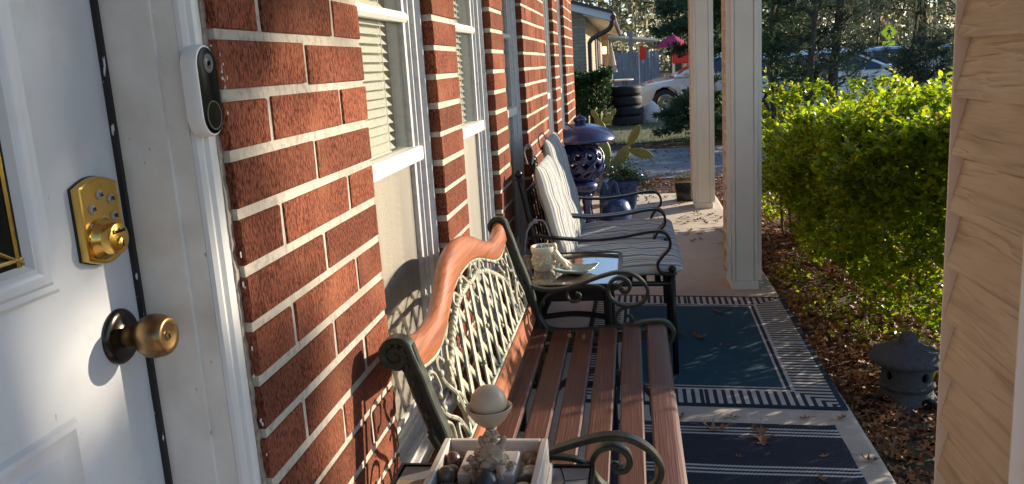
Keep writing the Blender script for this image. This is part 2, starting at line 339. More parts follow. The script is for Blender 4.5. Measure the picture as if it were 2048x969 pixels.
mat('shingle', (0.10, 0.085, 0.08), 0.9, bumps=((20, 0.6, 0.01),))
mat('umbrella_cloth', (0.50, 0.40, 0.32), 0.9)
mat('pink_cloth', (0.62, 0.06, 0.20), 0.8, trans=0.4)
mat('red_cloth', (0.60, 0.03, 0.02), 0.7)
mat('fence_wood', (0.20, 0.23, 0.29), 0.85, var=((12, (0.13, 0.15, 0.2), 0.45, 0.7, (1, 1, 0.1)),))
mat('bag_white', (0.78, 0.78, 0.80), 0.4, trans=0.3)
mat('sign_yellow', (0.88, 0.95, 0.03), 0.4)
mat('sign_black', (0.01, 0.01, 0.01), 0.5)
mat('galv', (0.45, 0.46, 0.47), 0.4, 0.7)
mat('cord_grey', (0.25, 0.25, 0.27), 0.8)
mat('marble_blue', (0.03, 0.07, 0.40), 0.05, coat=1.0); mat('marble_green', (0.10, 0.40, 0.20), 0.05, coat=1.0)
mat('paint_chip', (0.78, 0.77, 0.75), 0.6)
mat('lamp_glow', (0.9, 0.6, 0.3), 0.5, emit=((1.0, 0.55, 0.2), 6.0))
mat('slate_a', (0.20, 0.155, 0.115), 0.5, rand=0.4, var=((30, (0.28, 0.20, 0.13), 0.5, 0.75),), bumps=((60, 0.3, 0.003),))
mat('slate_b', (0.13, 0.14, 0.15), 0.45, rand=0.4, var=((30, (0.20, 0.19, 0.18), 0.5, 0.75),), bumps=((60, 0.3, 0.003),))

def uv_mat(name, builder, rough=0.85, weave=None):
    m = bpy.data.materials.new(name); m.use_nodes = True; nt = m.node_tree; n = nt.nodes; l = nt.links
    b = n['Principled BSDF']; b.inputs['Roughness'].default_value = rough; b.inputs['Specular IOR Level'].default_value = 0.25
    uv = n.new('ShaderNodeUVMap'); sp = n.new('ShaderNodeSeparateXYZ'); l.new(uv.outputs[0], sp.inputs[0])
    def mth(op, a, c=None, d=None):
        t = n.new('ShaderNodeMath'); t.operation = op
        for i, q in enumerate((a, c, d)):
            if q is None: continue
            if isinstance(q, (int, float)): t.inputs[i].default_value = q
            else: l.new(q, t.inputs[i])
        return t.outputs[0]
    def mix(f, a, c):
        t = n.new('ShaderNodeMix'); t.data_type = 'RGBA'
        if isinstance(f, (int, float)): t.inputs[0].default_value = f
        else: l.new(f, t.inputs[0])
        for i, q in ((6, a), (7, c)):
            if isinstance(q, tuple): t.inputs[i].default_value = (*q, 1)
            else: l.new(q, t.inputs[i])
        return t.outputs[2]
    def noise(scale, st=(1, 1, 1)):
        mp = n.new('ShaderNodeMapping'); mp.inputs['Scale'].default_value = st; l.new(uv.outputs[0], mp.inputs[0])
        t = n.new('ShaderNodeTexNoise'); t.inputs['Scale'].default_value = scale; t.inputs['Detail'].default_value = 4; l.new(mp.outputs[0], t.inputs[0]); return t.outputs[0]
    col = builder(mth, mix, noise, sp.outputs[0], sp.outputs[1])
    l.new(col, b.inputs['Base Color'])
    if weave:
        wx = mth('SINE', mth('MULTIPLY', sp.outputs[0], weave)); wy = mth('SINE', mth('MULTIPLY', sp.outputs[1], weave*0.8))
        bp = n.new('ShaderNodeBump'); bp.inputs['Strength'].default_value = 0.7; bp.inputs['Distance'].default_value = 0.003
        l.new(mth('ADD', mth('MULTIPLY', wx, wy), mth('MULTIPLY', noise(160), 1.5)), bp.inputs['Height']); l.new(bp.outputs[0], b.inputs['Normal'])
    MATS[name] = m; return m

# ================================================================== ground
rng = np.random.default_rng(5)
def ground_h(x, y):
    x = np.asarray(x, float); y = np.asarray(y, float)
    d = np.clip((x-1.8)/6.0, 0, 1)
    return -0.10-0.22*d*np.clip((y-9)/8, 0, 1)
def ground():
    xs = np.concatenate([np.linspace(-300, -12, 12), np.linspace(-8, 12, 41), np.linspace(16, 300, 14)])
    ys = np.concatenate([np.linspace(-60, -4, 8), np.linspace(-2, 30, 49), np.linspace(36, 400, 16)])
    X, Y = np.meshgrid(xs, ys); Z = ground_h(X, Y)
    V = np.stack([X, Y, Z], -1).reshape(-1, 3); nx = len(xs)
    i = np.arange((len(ys)-1)*(nx-1)); r, c = i//(nx-1), i % (nx-1); a = r*nx+c
    me = npmesh('ground', V, np.stack([a, a+1, a+nx+1, a+nx], 1), 'ground_soil', True)
    struct(link('ground', me))
ground()
def sheet(name, m, x0, x1, y0, y1, dz, nx=40, ny=8):
    xs = np.linspace(x0, x1, nx); ys = np.linspace(y0, y1, ny); X, Y = np.meshgrid(xs, ys)
    wob = 0.06*np.sin(X*2.1)*(np.abs(Y-ys[0]) < 1e-6)+0.05*np.sin(X*1.7+1)*(np.abs(Y-ys[-1]) < 1e-6)
    V = np.stack([X, Y+wob, ground_h(X, Y)+dz], -1).reshape(-1, 3)
    i = np.arange((ny-1)*(nx-1)); r, c = i//(nx-1), i % (nx-1); a = r*nx+c
    return struct(link(name, npmesh(name, V, np.stack([a, a+1, a+nx+1, a+nx], 1), m, True)))
sheet('driveway', 'driveway_mat', -9, 26, 9.9, 13.3, 0.012, 120, 12)
sheet('lawn', 'lawn', -30, 60, 14.4, 41, 0.008, 120, 40)
sheet('road', 'asphalt', -60, 120, 41.6, 51, 0.012, 160, 10)
sheet('verge', 'lawn', -60, 120, 51.2, 90, 0.015, 80, 10)

# porch slab with a rounded, worn edge
mb = MB(); n = 60
ys = [-2.5+i*(8.25+2.5)/n for i in range(n+1)]
r_ = random.Random(3); prof = []
for y in ys:
    e = 1.287+r_.uniform(-0.003, 0.003)
    prof.append([(0.002, y, 0.0), (e-0.03, y, 0.0), (e-0.012, y, -0.004), (e-0.002, y, -0.016), (e, y, -0.03), (e, y, -0.16), (0.002, y, -0.16)])
k = 7; vs = [p for s_ in prof for p in s_]; fs = []
for i in range(n):
    for j in range(k): fs.append((i*k+j, i*k+(j+1) % k, (i+1)*k+(j+1) % k, (i+1)*k+j))
fs += [tuple(range(k)), tuple(range(n*k, n*k+k))]
struct(mb.add(vs, fs).build('porch_slab', 'concrete', None, True, 40))

# ================================================================== the brick house
house = thing('brick_house', 'red brick house with pale mortar and tall white-framed windows along the porch', 'house', (0, 0, 0))
CH = 0.078; BH = 0.0625; Z0 = 1.294
rb = random.Random(11)
_bm = {}
def brick_mesh(L, var, D=0.10):
    key = (round(L, 3), var)
    if key in _bm: return _bm[key]
    b = MB().bbox(-D, 0, 0, L, 0, BH, 0.0015).jit(0.0010, var*7+int(L*1000))
    _bm[key] = b.mesh('brick', 'brick'); return _bm[key]
def courses(y0, y1, kind, kz):
    """split one course into bricks"""
    J = 0.0165
    if kind == 'single': return [(y0, y1)]
    M = (0.2895+J)
    cuts = [y0]
    first = M if kz % 2 == 0 else M*0.475
    y = y0+first
    while y < y1-0.05: cuts.append(y); y += M
    cuts.append(y1+J)
    return [(cuts[i], cuts[i+1]-J) for i in range(len(cuts)-1)]
kmin = int(math.ceil((0.0-Z0)/CH)); kmax = int((2.36-Z0)/CH)
OBJ_LO, OBJ_HI = -11, 6
def pier(y0, y1, kind):
    core = MB().box(-0.11, -0.0022, y0+0.002, y1-0.002, -0.12, 2.42).build('pier', 'mortar', house)
    rest = MB()
    for kz in range(kmin, kmax+1):
        z = Z0+kz*CH
        for a, b in courses(y0, y1, kind, kz):
            L = b-a; jx = rb.uniform(0.0003, 0.0022); jz = rb.uniform(-0.0012, 0.0012)
            if OBJ_LO <= kz <= OBJ_HI:
                o = link('brick', brick_mesh(L, rb.randrange(4)), core, (jx, a+rb.uniform(-0.001, 0.001), z+jz))
            else: rest.bbox(-0.10, jx, a, b, z, z+BH, 0.003)
    o = rest.build('brickwork', 'brick', core); o['kind'] = 'stuff'
    return core
p_near = pier(1.035, 1.628, 'run')
pier(2.268, 2.563, 'single'); pier(3.245, 3.558, 'single'); pier(4.218, 5.345, 'run'); pier(5.98, 6.374, 'run'); pier(7.0, 7.965, 'run')
# paint smears the door painter left on the brick return
pm = MB(); rr = random.Random(8)
for i in range(26):
    z = rr.uniform(0.62, 1.36); x = rr.choice((rr.gauss(-0.004, 0.002), rr.gauss(-0.02, 0.004))); x = max(-0.027, min(-0.003, x))
    w = rr.uniform(0.0003, 0.0012); h = rr.uniform(0.001, 0.006)
    q = [(x+math.cos(t)*w*rr.uniform(.6, 1.3), z+math.sin(t)*h*rr.uniform(.5, 1.2)) for t in np.linspace(0, 2*PI, 9)[:-1]]
    pm.prism(q, 1, 1.0325, 1.0347)
for i in range(14):
    z = rr.gauss(1.30, 0.02); y = 1.036+abs(rr.gauss(0.004, 0.004)); w = rr.uniform(0.0004, 0.0016); h = rr.uniform(0.0006, 0.003)
    q = [(y+math.cos(t)*w*rr.uniform(.6, 1.3), z+math.sin(t)*h*rr.uniform(.5, 1.2)) for t in np.linspace(0, 2*PI, 9)[:-1]]
    pm.prism(q, 0, -0.001, 0.0022)
pm.build('paint_smear', 'paint_chip', p_near)['kind'] = 'stuff'
# low wall under the windows, lintel wall above, wall left of the door, gable end
def low_wall(y0, y1):
    c = MB().box(-0.11, -0.012, y0-0.005, y1+0.005, -0.12, 0.345).build('wall_under_window', 'mortar', house)
    r = MB()
    for kz in range(kmin, -12):
        z = Z0+kz*CH
        if z+BH > 0.345: continue
        for a, b in courses(y0+0.004, y1-0.004, 'run', kz): r.bbox(-0.10, -0.002, a, b, z, z+BH, 0.003)
    o = r.build('brickwork', 'brick', c); o['kind'] = 'stuff'
gaps = [(1.628, 2.268), (2.563, 3.245), (3.558, 4.218), (5.345, 5.98), (6.374, 7.0)]
for g in gaps: low_wall(*g)
c = MB().box(-0.11, -0.012, -3.0, 7.965, 2.42, 2.75).build('lintel_wall', 'brick_smooth', house)
MB().box(-0.30, 0.0, -3.0, 0.0, -0.12, 2.42).build('wall_beside_door', 'brick_smooth', house)
MB().box(-4.5, -0.112, 7.86, 7.96, -0.12, 2.75).build('gable_wall', 'brick_smooth', house)
# rooms behind the glass
MB().box(-3.2, -3.1, -3.0, 7.85, -0.1, 2.7).box(-3.1, -0.12, 1.02, 1.06, -0.1, 2.7).box(-3.1, -0.115, -3, 7.85, 2.55, 2.6).box(-3.1, -0.115, -3, 7.85, -0.12, -0.05).build('room_wall', 'room', house)
# porch roof
rf = MB().box(-0.4, 1.34, -3.0, 8.5, 2.62, 2.68).build('porch_ceiling', 'fascia_white', house)
MB().box(1.32, 1.36, -3.02, 8.52, 2.56, 2.80).build('porch_fascia', 'fascia_white', house)
MB().prism([(-4.6, 3.9), (1.42, 2.87), (1.42, 2.81), (-4.6, 3.84)], 1, -3.1, 8.6).build('roof', 'shingle', house)

# ---------------- windows
def window(y0, y1, near):
    f = MB()
    xb = -0.105
    for s_, ye in ((1, y0), (-1, y1)):       # stepped jambs
        a = lambda d: ye+s_*d
        f.prism([(xb, a(0.0)), (-0.034, a(0.0)), (-0.034, a(0.006)), (-0.028, a(0.010)), (-0.028, a(0.020)), (-0.040, a(0.026)), (-0.040, a(0.040)), (-0.052, a(0.044)), (-0.052, a(0.056)), (-0.060, a(0.060)), (-0.060, a(0.082)), (xb, a(0.082))], 2, 0.40, 2.38)
    w = f.build('window', 'window_metal', house)
    fl = MB().box(xb, -0.02, y0+0.001, y1-0.001, 0.345, 0.372).box(xb, -0.034, y0+0.001, y1-0.001, 0.372, 0.392).box(xb, -0.05, y0+0.001, y1-0.001, 0.392, 0.425)
    fl.build('sill', 'window_metal', w)
    MB().box(xb, -0.03, y0+0.001, y1-0.001, 2.38, 2.42).build('head', 'window_metal', w)
    a, b = y0+0.080, y1-0.080
    m = MB()
    for z in (1.443, 1.80):
        m2 = MB().prism([(-0.078, z-0.013), (-0.058, z-0.013), (-0.050, z-0.004), (-0.050, z+0.004), (-0.058, z+0.013), (-0.078, z+0.013)], 1, a-0.02, b+0.02).build('muntin', 'sash_white', w)
    MB().bbox(-0.088, -0.040, a-0.025, b+0.028, 1.070, 1.108, 0.003).build('check_rail', 'sash_white', w)
    MB().box(-0.088, -0.062, a-0.01, b+0.01, 0.425, 0.46).build('bottom_rail', 'sash_white', w)
    for z0, z1 in ((1.108, 1.43), (1.456, 1.787), (1.813, 2.379)):
        MB().box(-0.076, -0.072, a-0.01, b+0.01, z0, z1).build('pane', 'dusty_glass', w)
    MB().box(-0.076, -0.072, a-0.01, b+0.01, 0.46, 1.07).build('pane', 'screen', w)
    return w
for i, g in enumerate(gaps): window(g[0], g[1], i == 0)
blabel = ['cream horizontal slat blind behind the window between door panel and single-brick pier',
          'cream horizontal slat blind behind the window above the middle of the wooden bench',
          'cream horizontal slat blind behind the window beside the striped chairs']
for (y0, y1), lb in zip(gaps[:3], blabel):
    t = thing('window_blind', lb, 'blind', (-0.13, y0, 0.41), 'slat blinds hanging inside the porch windows')
    yb = y0+0.03; ye = y0+0.72*(y1-y0)
    base = MB().prism([(-0.010, 0.012), (0.012, -0.012), (0.0128, -0.0112), (-0.0092, 0.0128)], 1, 0.0, ye-yb).mesh('slat', 'blind')
    for k_ in range(75):
        link('slat', base, t, (-0.093, yb, 0.44+k_*0.0215))
    MB().box(-0.108, -0.080, yb-0.01, ye+0.01, 2.06, 2.10).build('head_rail', 'blind', t)
    MB().box(-0.102, -0.084, yb, ye, 0.413, 0.425).build('bottom_rail', 'blind', t)
    MB().tube([(-0.0795, ye-0.05, 0.42), (-0.0795, ye-0.05, 2.06)], 0.0012, 5).build('cord', 'blind', t)
# ---------------- door frame (part of the house)
jam = MB().prism([(-0.16, 0.966), (-0.045, 0.966), (-0.045, 0.972), (-0.018, 0.972), (-0.018, 1.033), (-0.16, 1.033)], 2, 0.0, 2.12).build('door_frame', 'jamb_paint', house)
MB().prism([(-0.0175, 0.9725), (-0.012, 0.9745), (-0.008, 0.980), (-0.010, 0.986), (-0.013, 0.989), (-0.013, 0.994), (-0.008, 0.998), (-0.007, 1.006), (-0.012, 1.010), (-0.012, 1.024), (-0.0175, 1.030)], 2, 0.0, 2.16).build('brick_mould', 'white_paint', jam)
r_ = random.Random(5); ck = []
MB().box(-0.116, -0.108, 0.9590, 0.9655, 0.02, 2.1).build('weatherstrip', 'weatherstrip', jam)
cm = MB()
zs = [i*0.012 for i in range(180)]
path = [(-0.0165+r_.uniform(-0.0018, 0.0018), 1.0305+r_.uniform(-0.0012, 0.0012), z) for z in zs]
cm.sweep(path, [(-0.006, -0.006), (0.006, -0.006), (0.006, 0.006), (-0.006, 0.006)], (1, 0, 0)).build('caulk', 'caulk', jam)
MB().box(-0.16, -0.02, 0.0, 1.03, -0.02, 0.018).build('threshold', 'brass', jam)

# ================================================================== front door
door = thing('front_door', 'white panelled front door with a leaded glass light and brass keypad lock', 'door', (-0.135, 0.05, 0.02))
DX = -0.115
slab = MB().box(-0.158, DX, 0.05, 0.962, 0.02, 2.06).build('slab', 'door_paint', door)
MB().box(-0.158, DX+0.001, 0.9622, 0.9645, 0.02, 2.06).build('edge_strip', 'old_brass', door)
def frame_ring(y0, y1, z0, z1, prof):
    """mitred moulding: prof = (inset, x) points"""
    mb = MB(); n = len(prof); vs = []
    for (d, x) in prof:
        vs += [(x, y0+d, z0+d), (x, y1-d, z0+d), (x, y1-d, z1-d), (x, y0+d, z1-d)]
    fs = []
    for i in range(n-1):
        for j in range(4): fs.append((i*4+j, i*4+(j+1) % 4, (i+1)*4+(j+1) % 4, (i+1)*4+j))
    return mb.add(vs, fs)
lf = frame_ring(0.20, 0.813, 1.088, 1.92, [(0, DX), (0.001, DX+0.008), (0.006, DX+0.012), (0.012, DX+0.011), (0.016, DX+0.014), (0.024, DX+0.013), (0.030, DX+0.009), (0.034, DX+0.010), (0.040, DX+0.002)]).build('light_frame', 'door_paint', door, True, 30)
MB().box(DX+0.0005, DX+0.002, 0.238, 0.775, 1.126, 1.884).build('glass', 'door_glass', lf)
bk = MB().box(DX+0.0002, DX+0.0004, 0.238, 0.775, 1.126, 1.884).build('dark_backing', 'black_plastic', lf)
cmg = MB()
for pth in ([(0.70, 1.13), (0.745, 1.20), (0.772, 1.30)], [(0.772, 1.13), (0.70, 1.165), (0.60, 1.175)], [(0.765, 1.128), (0.765, 1.6), (0.765, 1.88)], [(0.5, 1.136), (0.65, 1.136), (0.772, 1.136)]):
    cmg.tube([(DX+0.003, y, z) for y, z in smooth_path([(a, b, 0) for a, b in pth], 6) and [(p[0], p[1]) for p in smooth_path([(a, b, 0) for a, b in pth], 6)]], 0.0022, 6)
cmg.build('caming', 'brass', lf)
pl = frame_ring(0.16, 0.811, 0.25, 0.943, [(0, DX), (0.004, DX+0.006), (0.010, DX+0.007), (0.016, DX+0.003), (0.030, DX+0.001), (0.034, DX+0.005), (0.060, DX+0.009), (0.064, DX+0.009)]).build('raised_panel', 'door_paint', door, True, 30)
MB().box(DX+0.0085, DX+0.009, 0.222, 0.749, 0.312, 0.881).build('panel_field', 'door_paint', pl)
# keypad deadbolt
def arc_plate(y0, y1, z0, z1, sag, n=10):
    p = [(y0+(y1-y0)*i/n, z1-sag+sag*math.sin(PI*i/n)) for i in range(n+1)]
    return p+[(y1-(y1-y0)*i/n, z0+sag-sag*math.sin(PI*i/n)) for i in range(n+1)]
MB().prism(arc_plate(0.8628, 0.9392, 1.0992, 1.2048, 0.010), 0, DX, DX+0.003).build('keypad_gasket', 'black_plastic', door)
kp = MB(); o_ = arc_plate(0.8635, 0.9385, 1.1, 1.204, 0.010); cy_, cz_ = 0.901, 1.152
layers = [(1.0, 0.003), (1.0, 0.010), (0.985, 0.0125), (0.93, 0.0135), (0.90, 0.0125)]
vs = []; n = len(o_)
for sc, dx in layers: vs += [(DX+dx, cy_+(y-cy_)*sc, cz_+(z-cz_)*(1-(1-sc)*0.65)) for y, z in o_]
fs = [(i*n+j, i*n+(j+1) % n, (i+1)*n+(j+1) % n, (i+1)*n+j) for i in range(len(layers)-1) for j in range(n)]+[tuple(range(4*n, 5*n))]
lock = kp.add(vs, fs).build('keypad_lock', 'brass', door, True, 35)
KX = DX+0.0125
def face_M(y, z, x):      # text facing +X: text right runs towards +Y? seen from +X, right is -Y... door seen from +X
    return Matrix(((0, 0, 1, x), (1, 0, 0, y), (0, 1, 0, z), (0, 0, 0, 1)))
for txt, y, z in (('56', 0.9005, 1.1825), ('78', 0.9205, 1.1745), ('34', 0.8835, 1.1675), ('', 0.9005, 1.1515), ('90', 0.9225, 1.1535), ('12', 0.8795, 1.1455)):
    bt = MB().lathe([(0.0002, 0.0028), (0.0050, 0.0024), (0.0064, 0.0010), (0.0066, -0.001)], (KX, y, z), 20, axis='x').build('button', 'button_grey', lock, True, 50)
    if txt: link('digit', text_mesh(txt, 0.0075, 'digit', 'black_plastic', face_M(y, z, KX+0.0030)), lock)
    else:
        MB().prism([(y-0.003, z-0.0035), (y+0.003, z-0.0035), (y+0.003, z+0.0005), (y-0.003, z+0.0005)], 0, KX+0.0026, KX+0.0034).tube([(KX+0.003, y+0.002*math.cos(a), z+0.0005+0.003*math.sin(a)) for a in np.linspace(0, PI, 8)], 0.0005, 5).build('padlock_symbol', 'black_plastic', lock)
cyl = MB().lathe([(0.0250, 0.0), (0.0250, 0.003), (0.0225, 0.006), (0.0210, 0.009), (0.0192, 0.011), (0.0192, 0.020), (0.0185, 0.0222), (0.0170, 0.0230), (0.0002, 0.0230)], (KX, 0.8930, 1.131), 36, axis='x').build('cylinder', 'brass', lock, True, 35)
CX = KX+0.0230
MB().lathe([(0.0002, 0.0035), (0.0060, 0.0035), (0.0076, 0.0022), (0.0080, -0.001)], (CX, 0.8930, 1.1255), 24, axis='x').build('key_plug', 'brass', lock, True, 40)
MB().box(CX+0.003, CX+0.0042, 0.8923, 0.8937, 1.1215, 1.1295).build('keyhole', 'black_plastic', lock)
link('lettering', text_mesh('Kwikset', 0.0078, 'lettering', 'black_plastic', face_M(0.8930, 1.1400, CX+0.0006)), lock)
# knob
ky, kz_ = 0.913, 1.004
knob = MB().lathe([(0.0135, 0.004), (0.0130, 0.018), (0.0140, 0.026), (0.0215, 0.032), (0.0265, 0.041), (0.0275, 0.050), (0.0255, 0.060), (0.0225, 0.066), (0.0205, 0.0675), (0.0150, 0.0665), (0.0085, 0.0650), (0.0002, 0.0648)], (DX, ky, kz_), 36, axis='x').build('door_knob', 'old_brass', door, True, 60)
MB().lathe([(0.0345, 0.0), (0.0345, 0.0035), (0.0320, 0.0065), (0.0260, 0.008), (0.0180, 0.0085), (0.0135, 0.011)], (DX, ky, kz_), 40, axis='x').build('rose', 'dark_bronze', knob, True, 40)
MB().lathe([(0.0002, 0.0668), (0.0050, 0.0668), (0.0060, 0.0655)], (DX, ky, kz_), 20, axis='x').build('key_plug', 'old_brass', knob, True, 40)
MB().box(DX+0.0668, DX+0.0676, ky-0.0007, ky+0.0007, kz_-0.0035, kz_+0.003).build('keyhole', 'black_plastic', knob)

# ================================================================== doorbell
bell = thing('video_doorbell', 'slim white video doorbell with glossy black face screwed to the door trim', 'doorbell', (-0.006, 0.985, 1.24))
def stadium(hw, z0, z1, n=14):
    return [(hw*math.cos(a), z1-hw+hw*math.sin(a)) for a in np.linspace(0, PI, n)]+[(hw*math.cos(a), z0+hw+hw*math.sin(a)) for a in np.linspace(PI, 2*PI, n)]
def stad_loft(layers, yc, cap=True):
    vs = []; fs = []
    for hw, z0, z1, x in layers: vs += [(x, yc+p[0], p[1]) for p in stadium(hw, z0, z1)]
    n = len(stadium(1, 0, 4))
    for i in range(len(layers)-1): fs += [(i*n+j, i*n+(j+1) % n, (i+1)*n+(j+1) % n, (i+1)*n+j) for j in range(n)]
    if cap: fs.append(tuple(range((len(layers)-1)*n, len(layers)*n)))
    return MB().add(vs, fs)
BY = 0.985
body = stad_loft([(0.0255, 1.239, 1.349, -0.0115), (0.0265, 1.238, 1.350, -0.002), (0.0265, 1.238, 1.350, 0.005), (0.0250, 1.2395, 1.3485, 0.0085), (0.0235, 1.241, 1.347, 0.009)], BY).build('body', 'white_plastic', bell, True, 40)
stad_loft([(0.0232, 1.2413, 1.3467, 0.0088), (0.0226, 1.242, 1.346, 0.0102), (0.0205, 1.244, 1.344, 0.0106)], BY).build('face', 'black_gloss', bell, True, 40)
MB().lathe([(0.0118, 0.0), (0.0112, 0.0012), (0.0075, 0.0012), (0.0065, 0.0004), (0.0002, 0.0022)], (0.0106, BY, 1.327), 28, axis='x').build('lens', 'grey_ring', bell, True, 30)
MB().lathe([(0.0035, 0.0), (0.003, 0.0018), (0.0002, 0.003)], (0.0112, BY, 1.327), 16, axis='x').build('lens_glass', 'black_gloss', bell, True)
MB().lathe([(0.0180, 0.0), (0.0178, 0.0010), (0.0165, 0.0010), (0.0163, 0.0)], (0.0106, BY, 1.264), 32, axis='x').build('button_ring', 'grey_ring', bell, True, 30)
MB().lathe([(0.0163, 0.0), (0.0158, 0.0006), (0.0002, 0.0002)], (0.0106, BY, 1.264), 28, axis='x').build('button', 'black_gloss', bell, True, 30)

# ================================================================== porch columns
def column(label, x0, x1, y0, y1, top=2.62, siding_faces=('-x', '+x'), plain_trim='trim_cream', phase=0.0, expo=0.095):
    t = thing('porch_column', label, 'column', ((x0+x1)/2, (y0+y1)/2, 0), 'square siding-clad porch columns')
    MB().box(x0+0.012, x1-0.012, y0+0.012, y1-0.012, 0.0, top).build('core', plain_trim, t)
    # plinth
    MB().bbox(x0-0.006, x1+0.006, y0-0.006, y1+0.006, 0.0, 0.048, 0.002).build('plinth', plain_trim, t)
    # front and back faces: smooth boards between corner trims
    for yy, s_ in ((y0, 1), (y1, -1)):
        a, b = sorted((yy+s_*0.004, yy+s_*0.014))
        MB().bbox(x0+0.019, x1-0.019, a, b, 0.049, top, 0.001).build('face_board', plain_trim, t)
        for xa, xb in ((x0-0.001, x0+0.016), (x1-0.016, x1+0.001)):
            a, b = sorted((yy, yy+s_*0.016))
            MB().bbox(xa, xb, a, b, 0.049, top, 0.0012).build('corner_trim', plain_trim, t)
    # lapped siding boards on the side faces
    for fx in siding_faces:
        s_ = -1 if fx == '-x' else 1; xf = x0 if fx == '-x' else x1
        nb = int(top/expo)+1
        me = MB().prism([(s_*-0.012, -0.002), (s_*0.0200, -0.002), (s_*0.0225, 0.003), (s_*0.0005, expo), (s_*-0.012, expo)], 1, y0+0.018, y1-0.018).mesh('siding_board', 'siding')
        for k_ in range(nb):
            z = 0.05+phase+(k_-1)*expo
            if z < 0.048 or z+expo > top: continue
            link('siding_board', me, t, (xf, 0, z))
        for ya, yb in ((y0+0.0165, y0+0.020), (y1-0.020, y1-0.0165)):       # channel lips beside the boards
            a, b = sorted((xf-s_*0.006, xf+s_*0.025))
            MB().box(a, b, ya, yb, 0.049, top).build('siding_channel', plain_trim, t)
    return t
column('tan woodgrain siding column standing beside the charcoal stone lantern', 1.066, 1.205, 1.177, 1.50, phase=0.02)
column('tan siding column with a cream front standing at the corner of the bordered rug', 1.052, 1.187, 4.682, 4.93, phase=0.05)
column('cream column standing behind the small dark planter box near the driveway', 1.047, 1.187, 7.33, 7.58, phase=0.03)

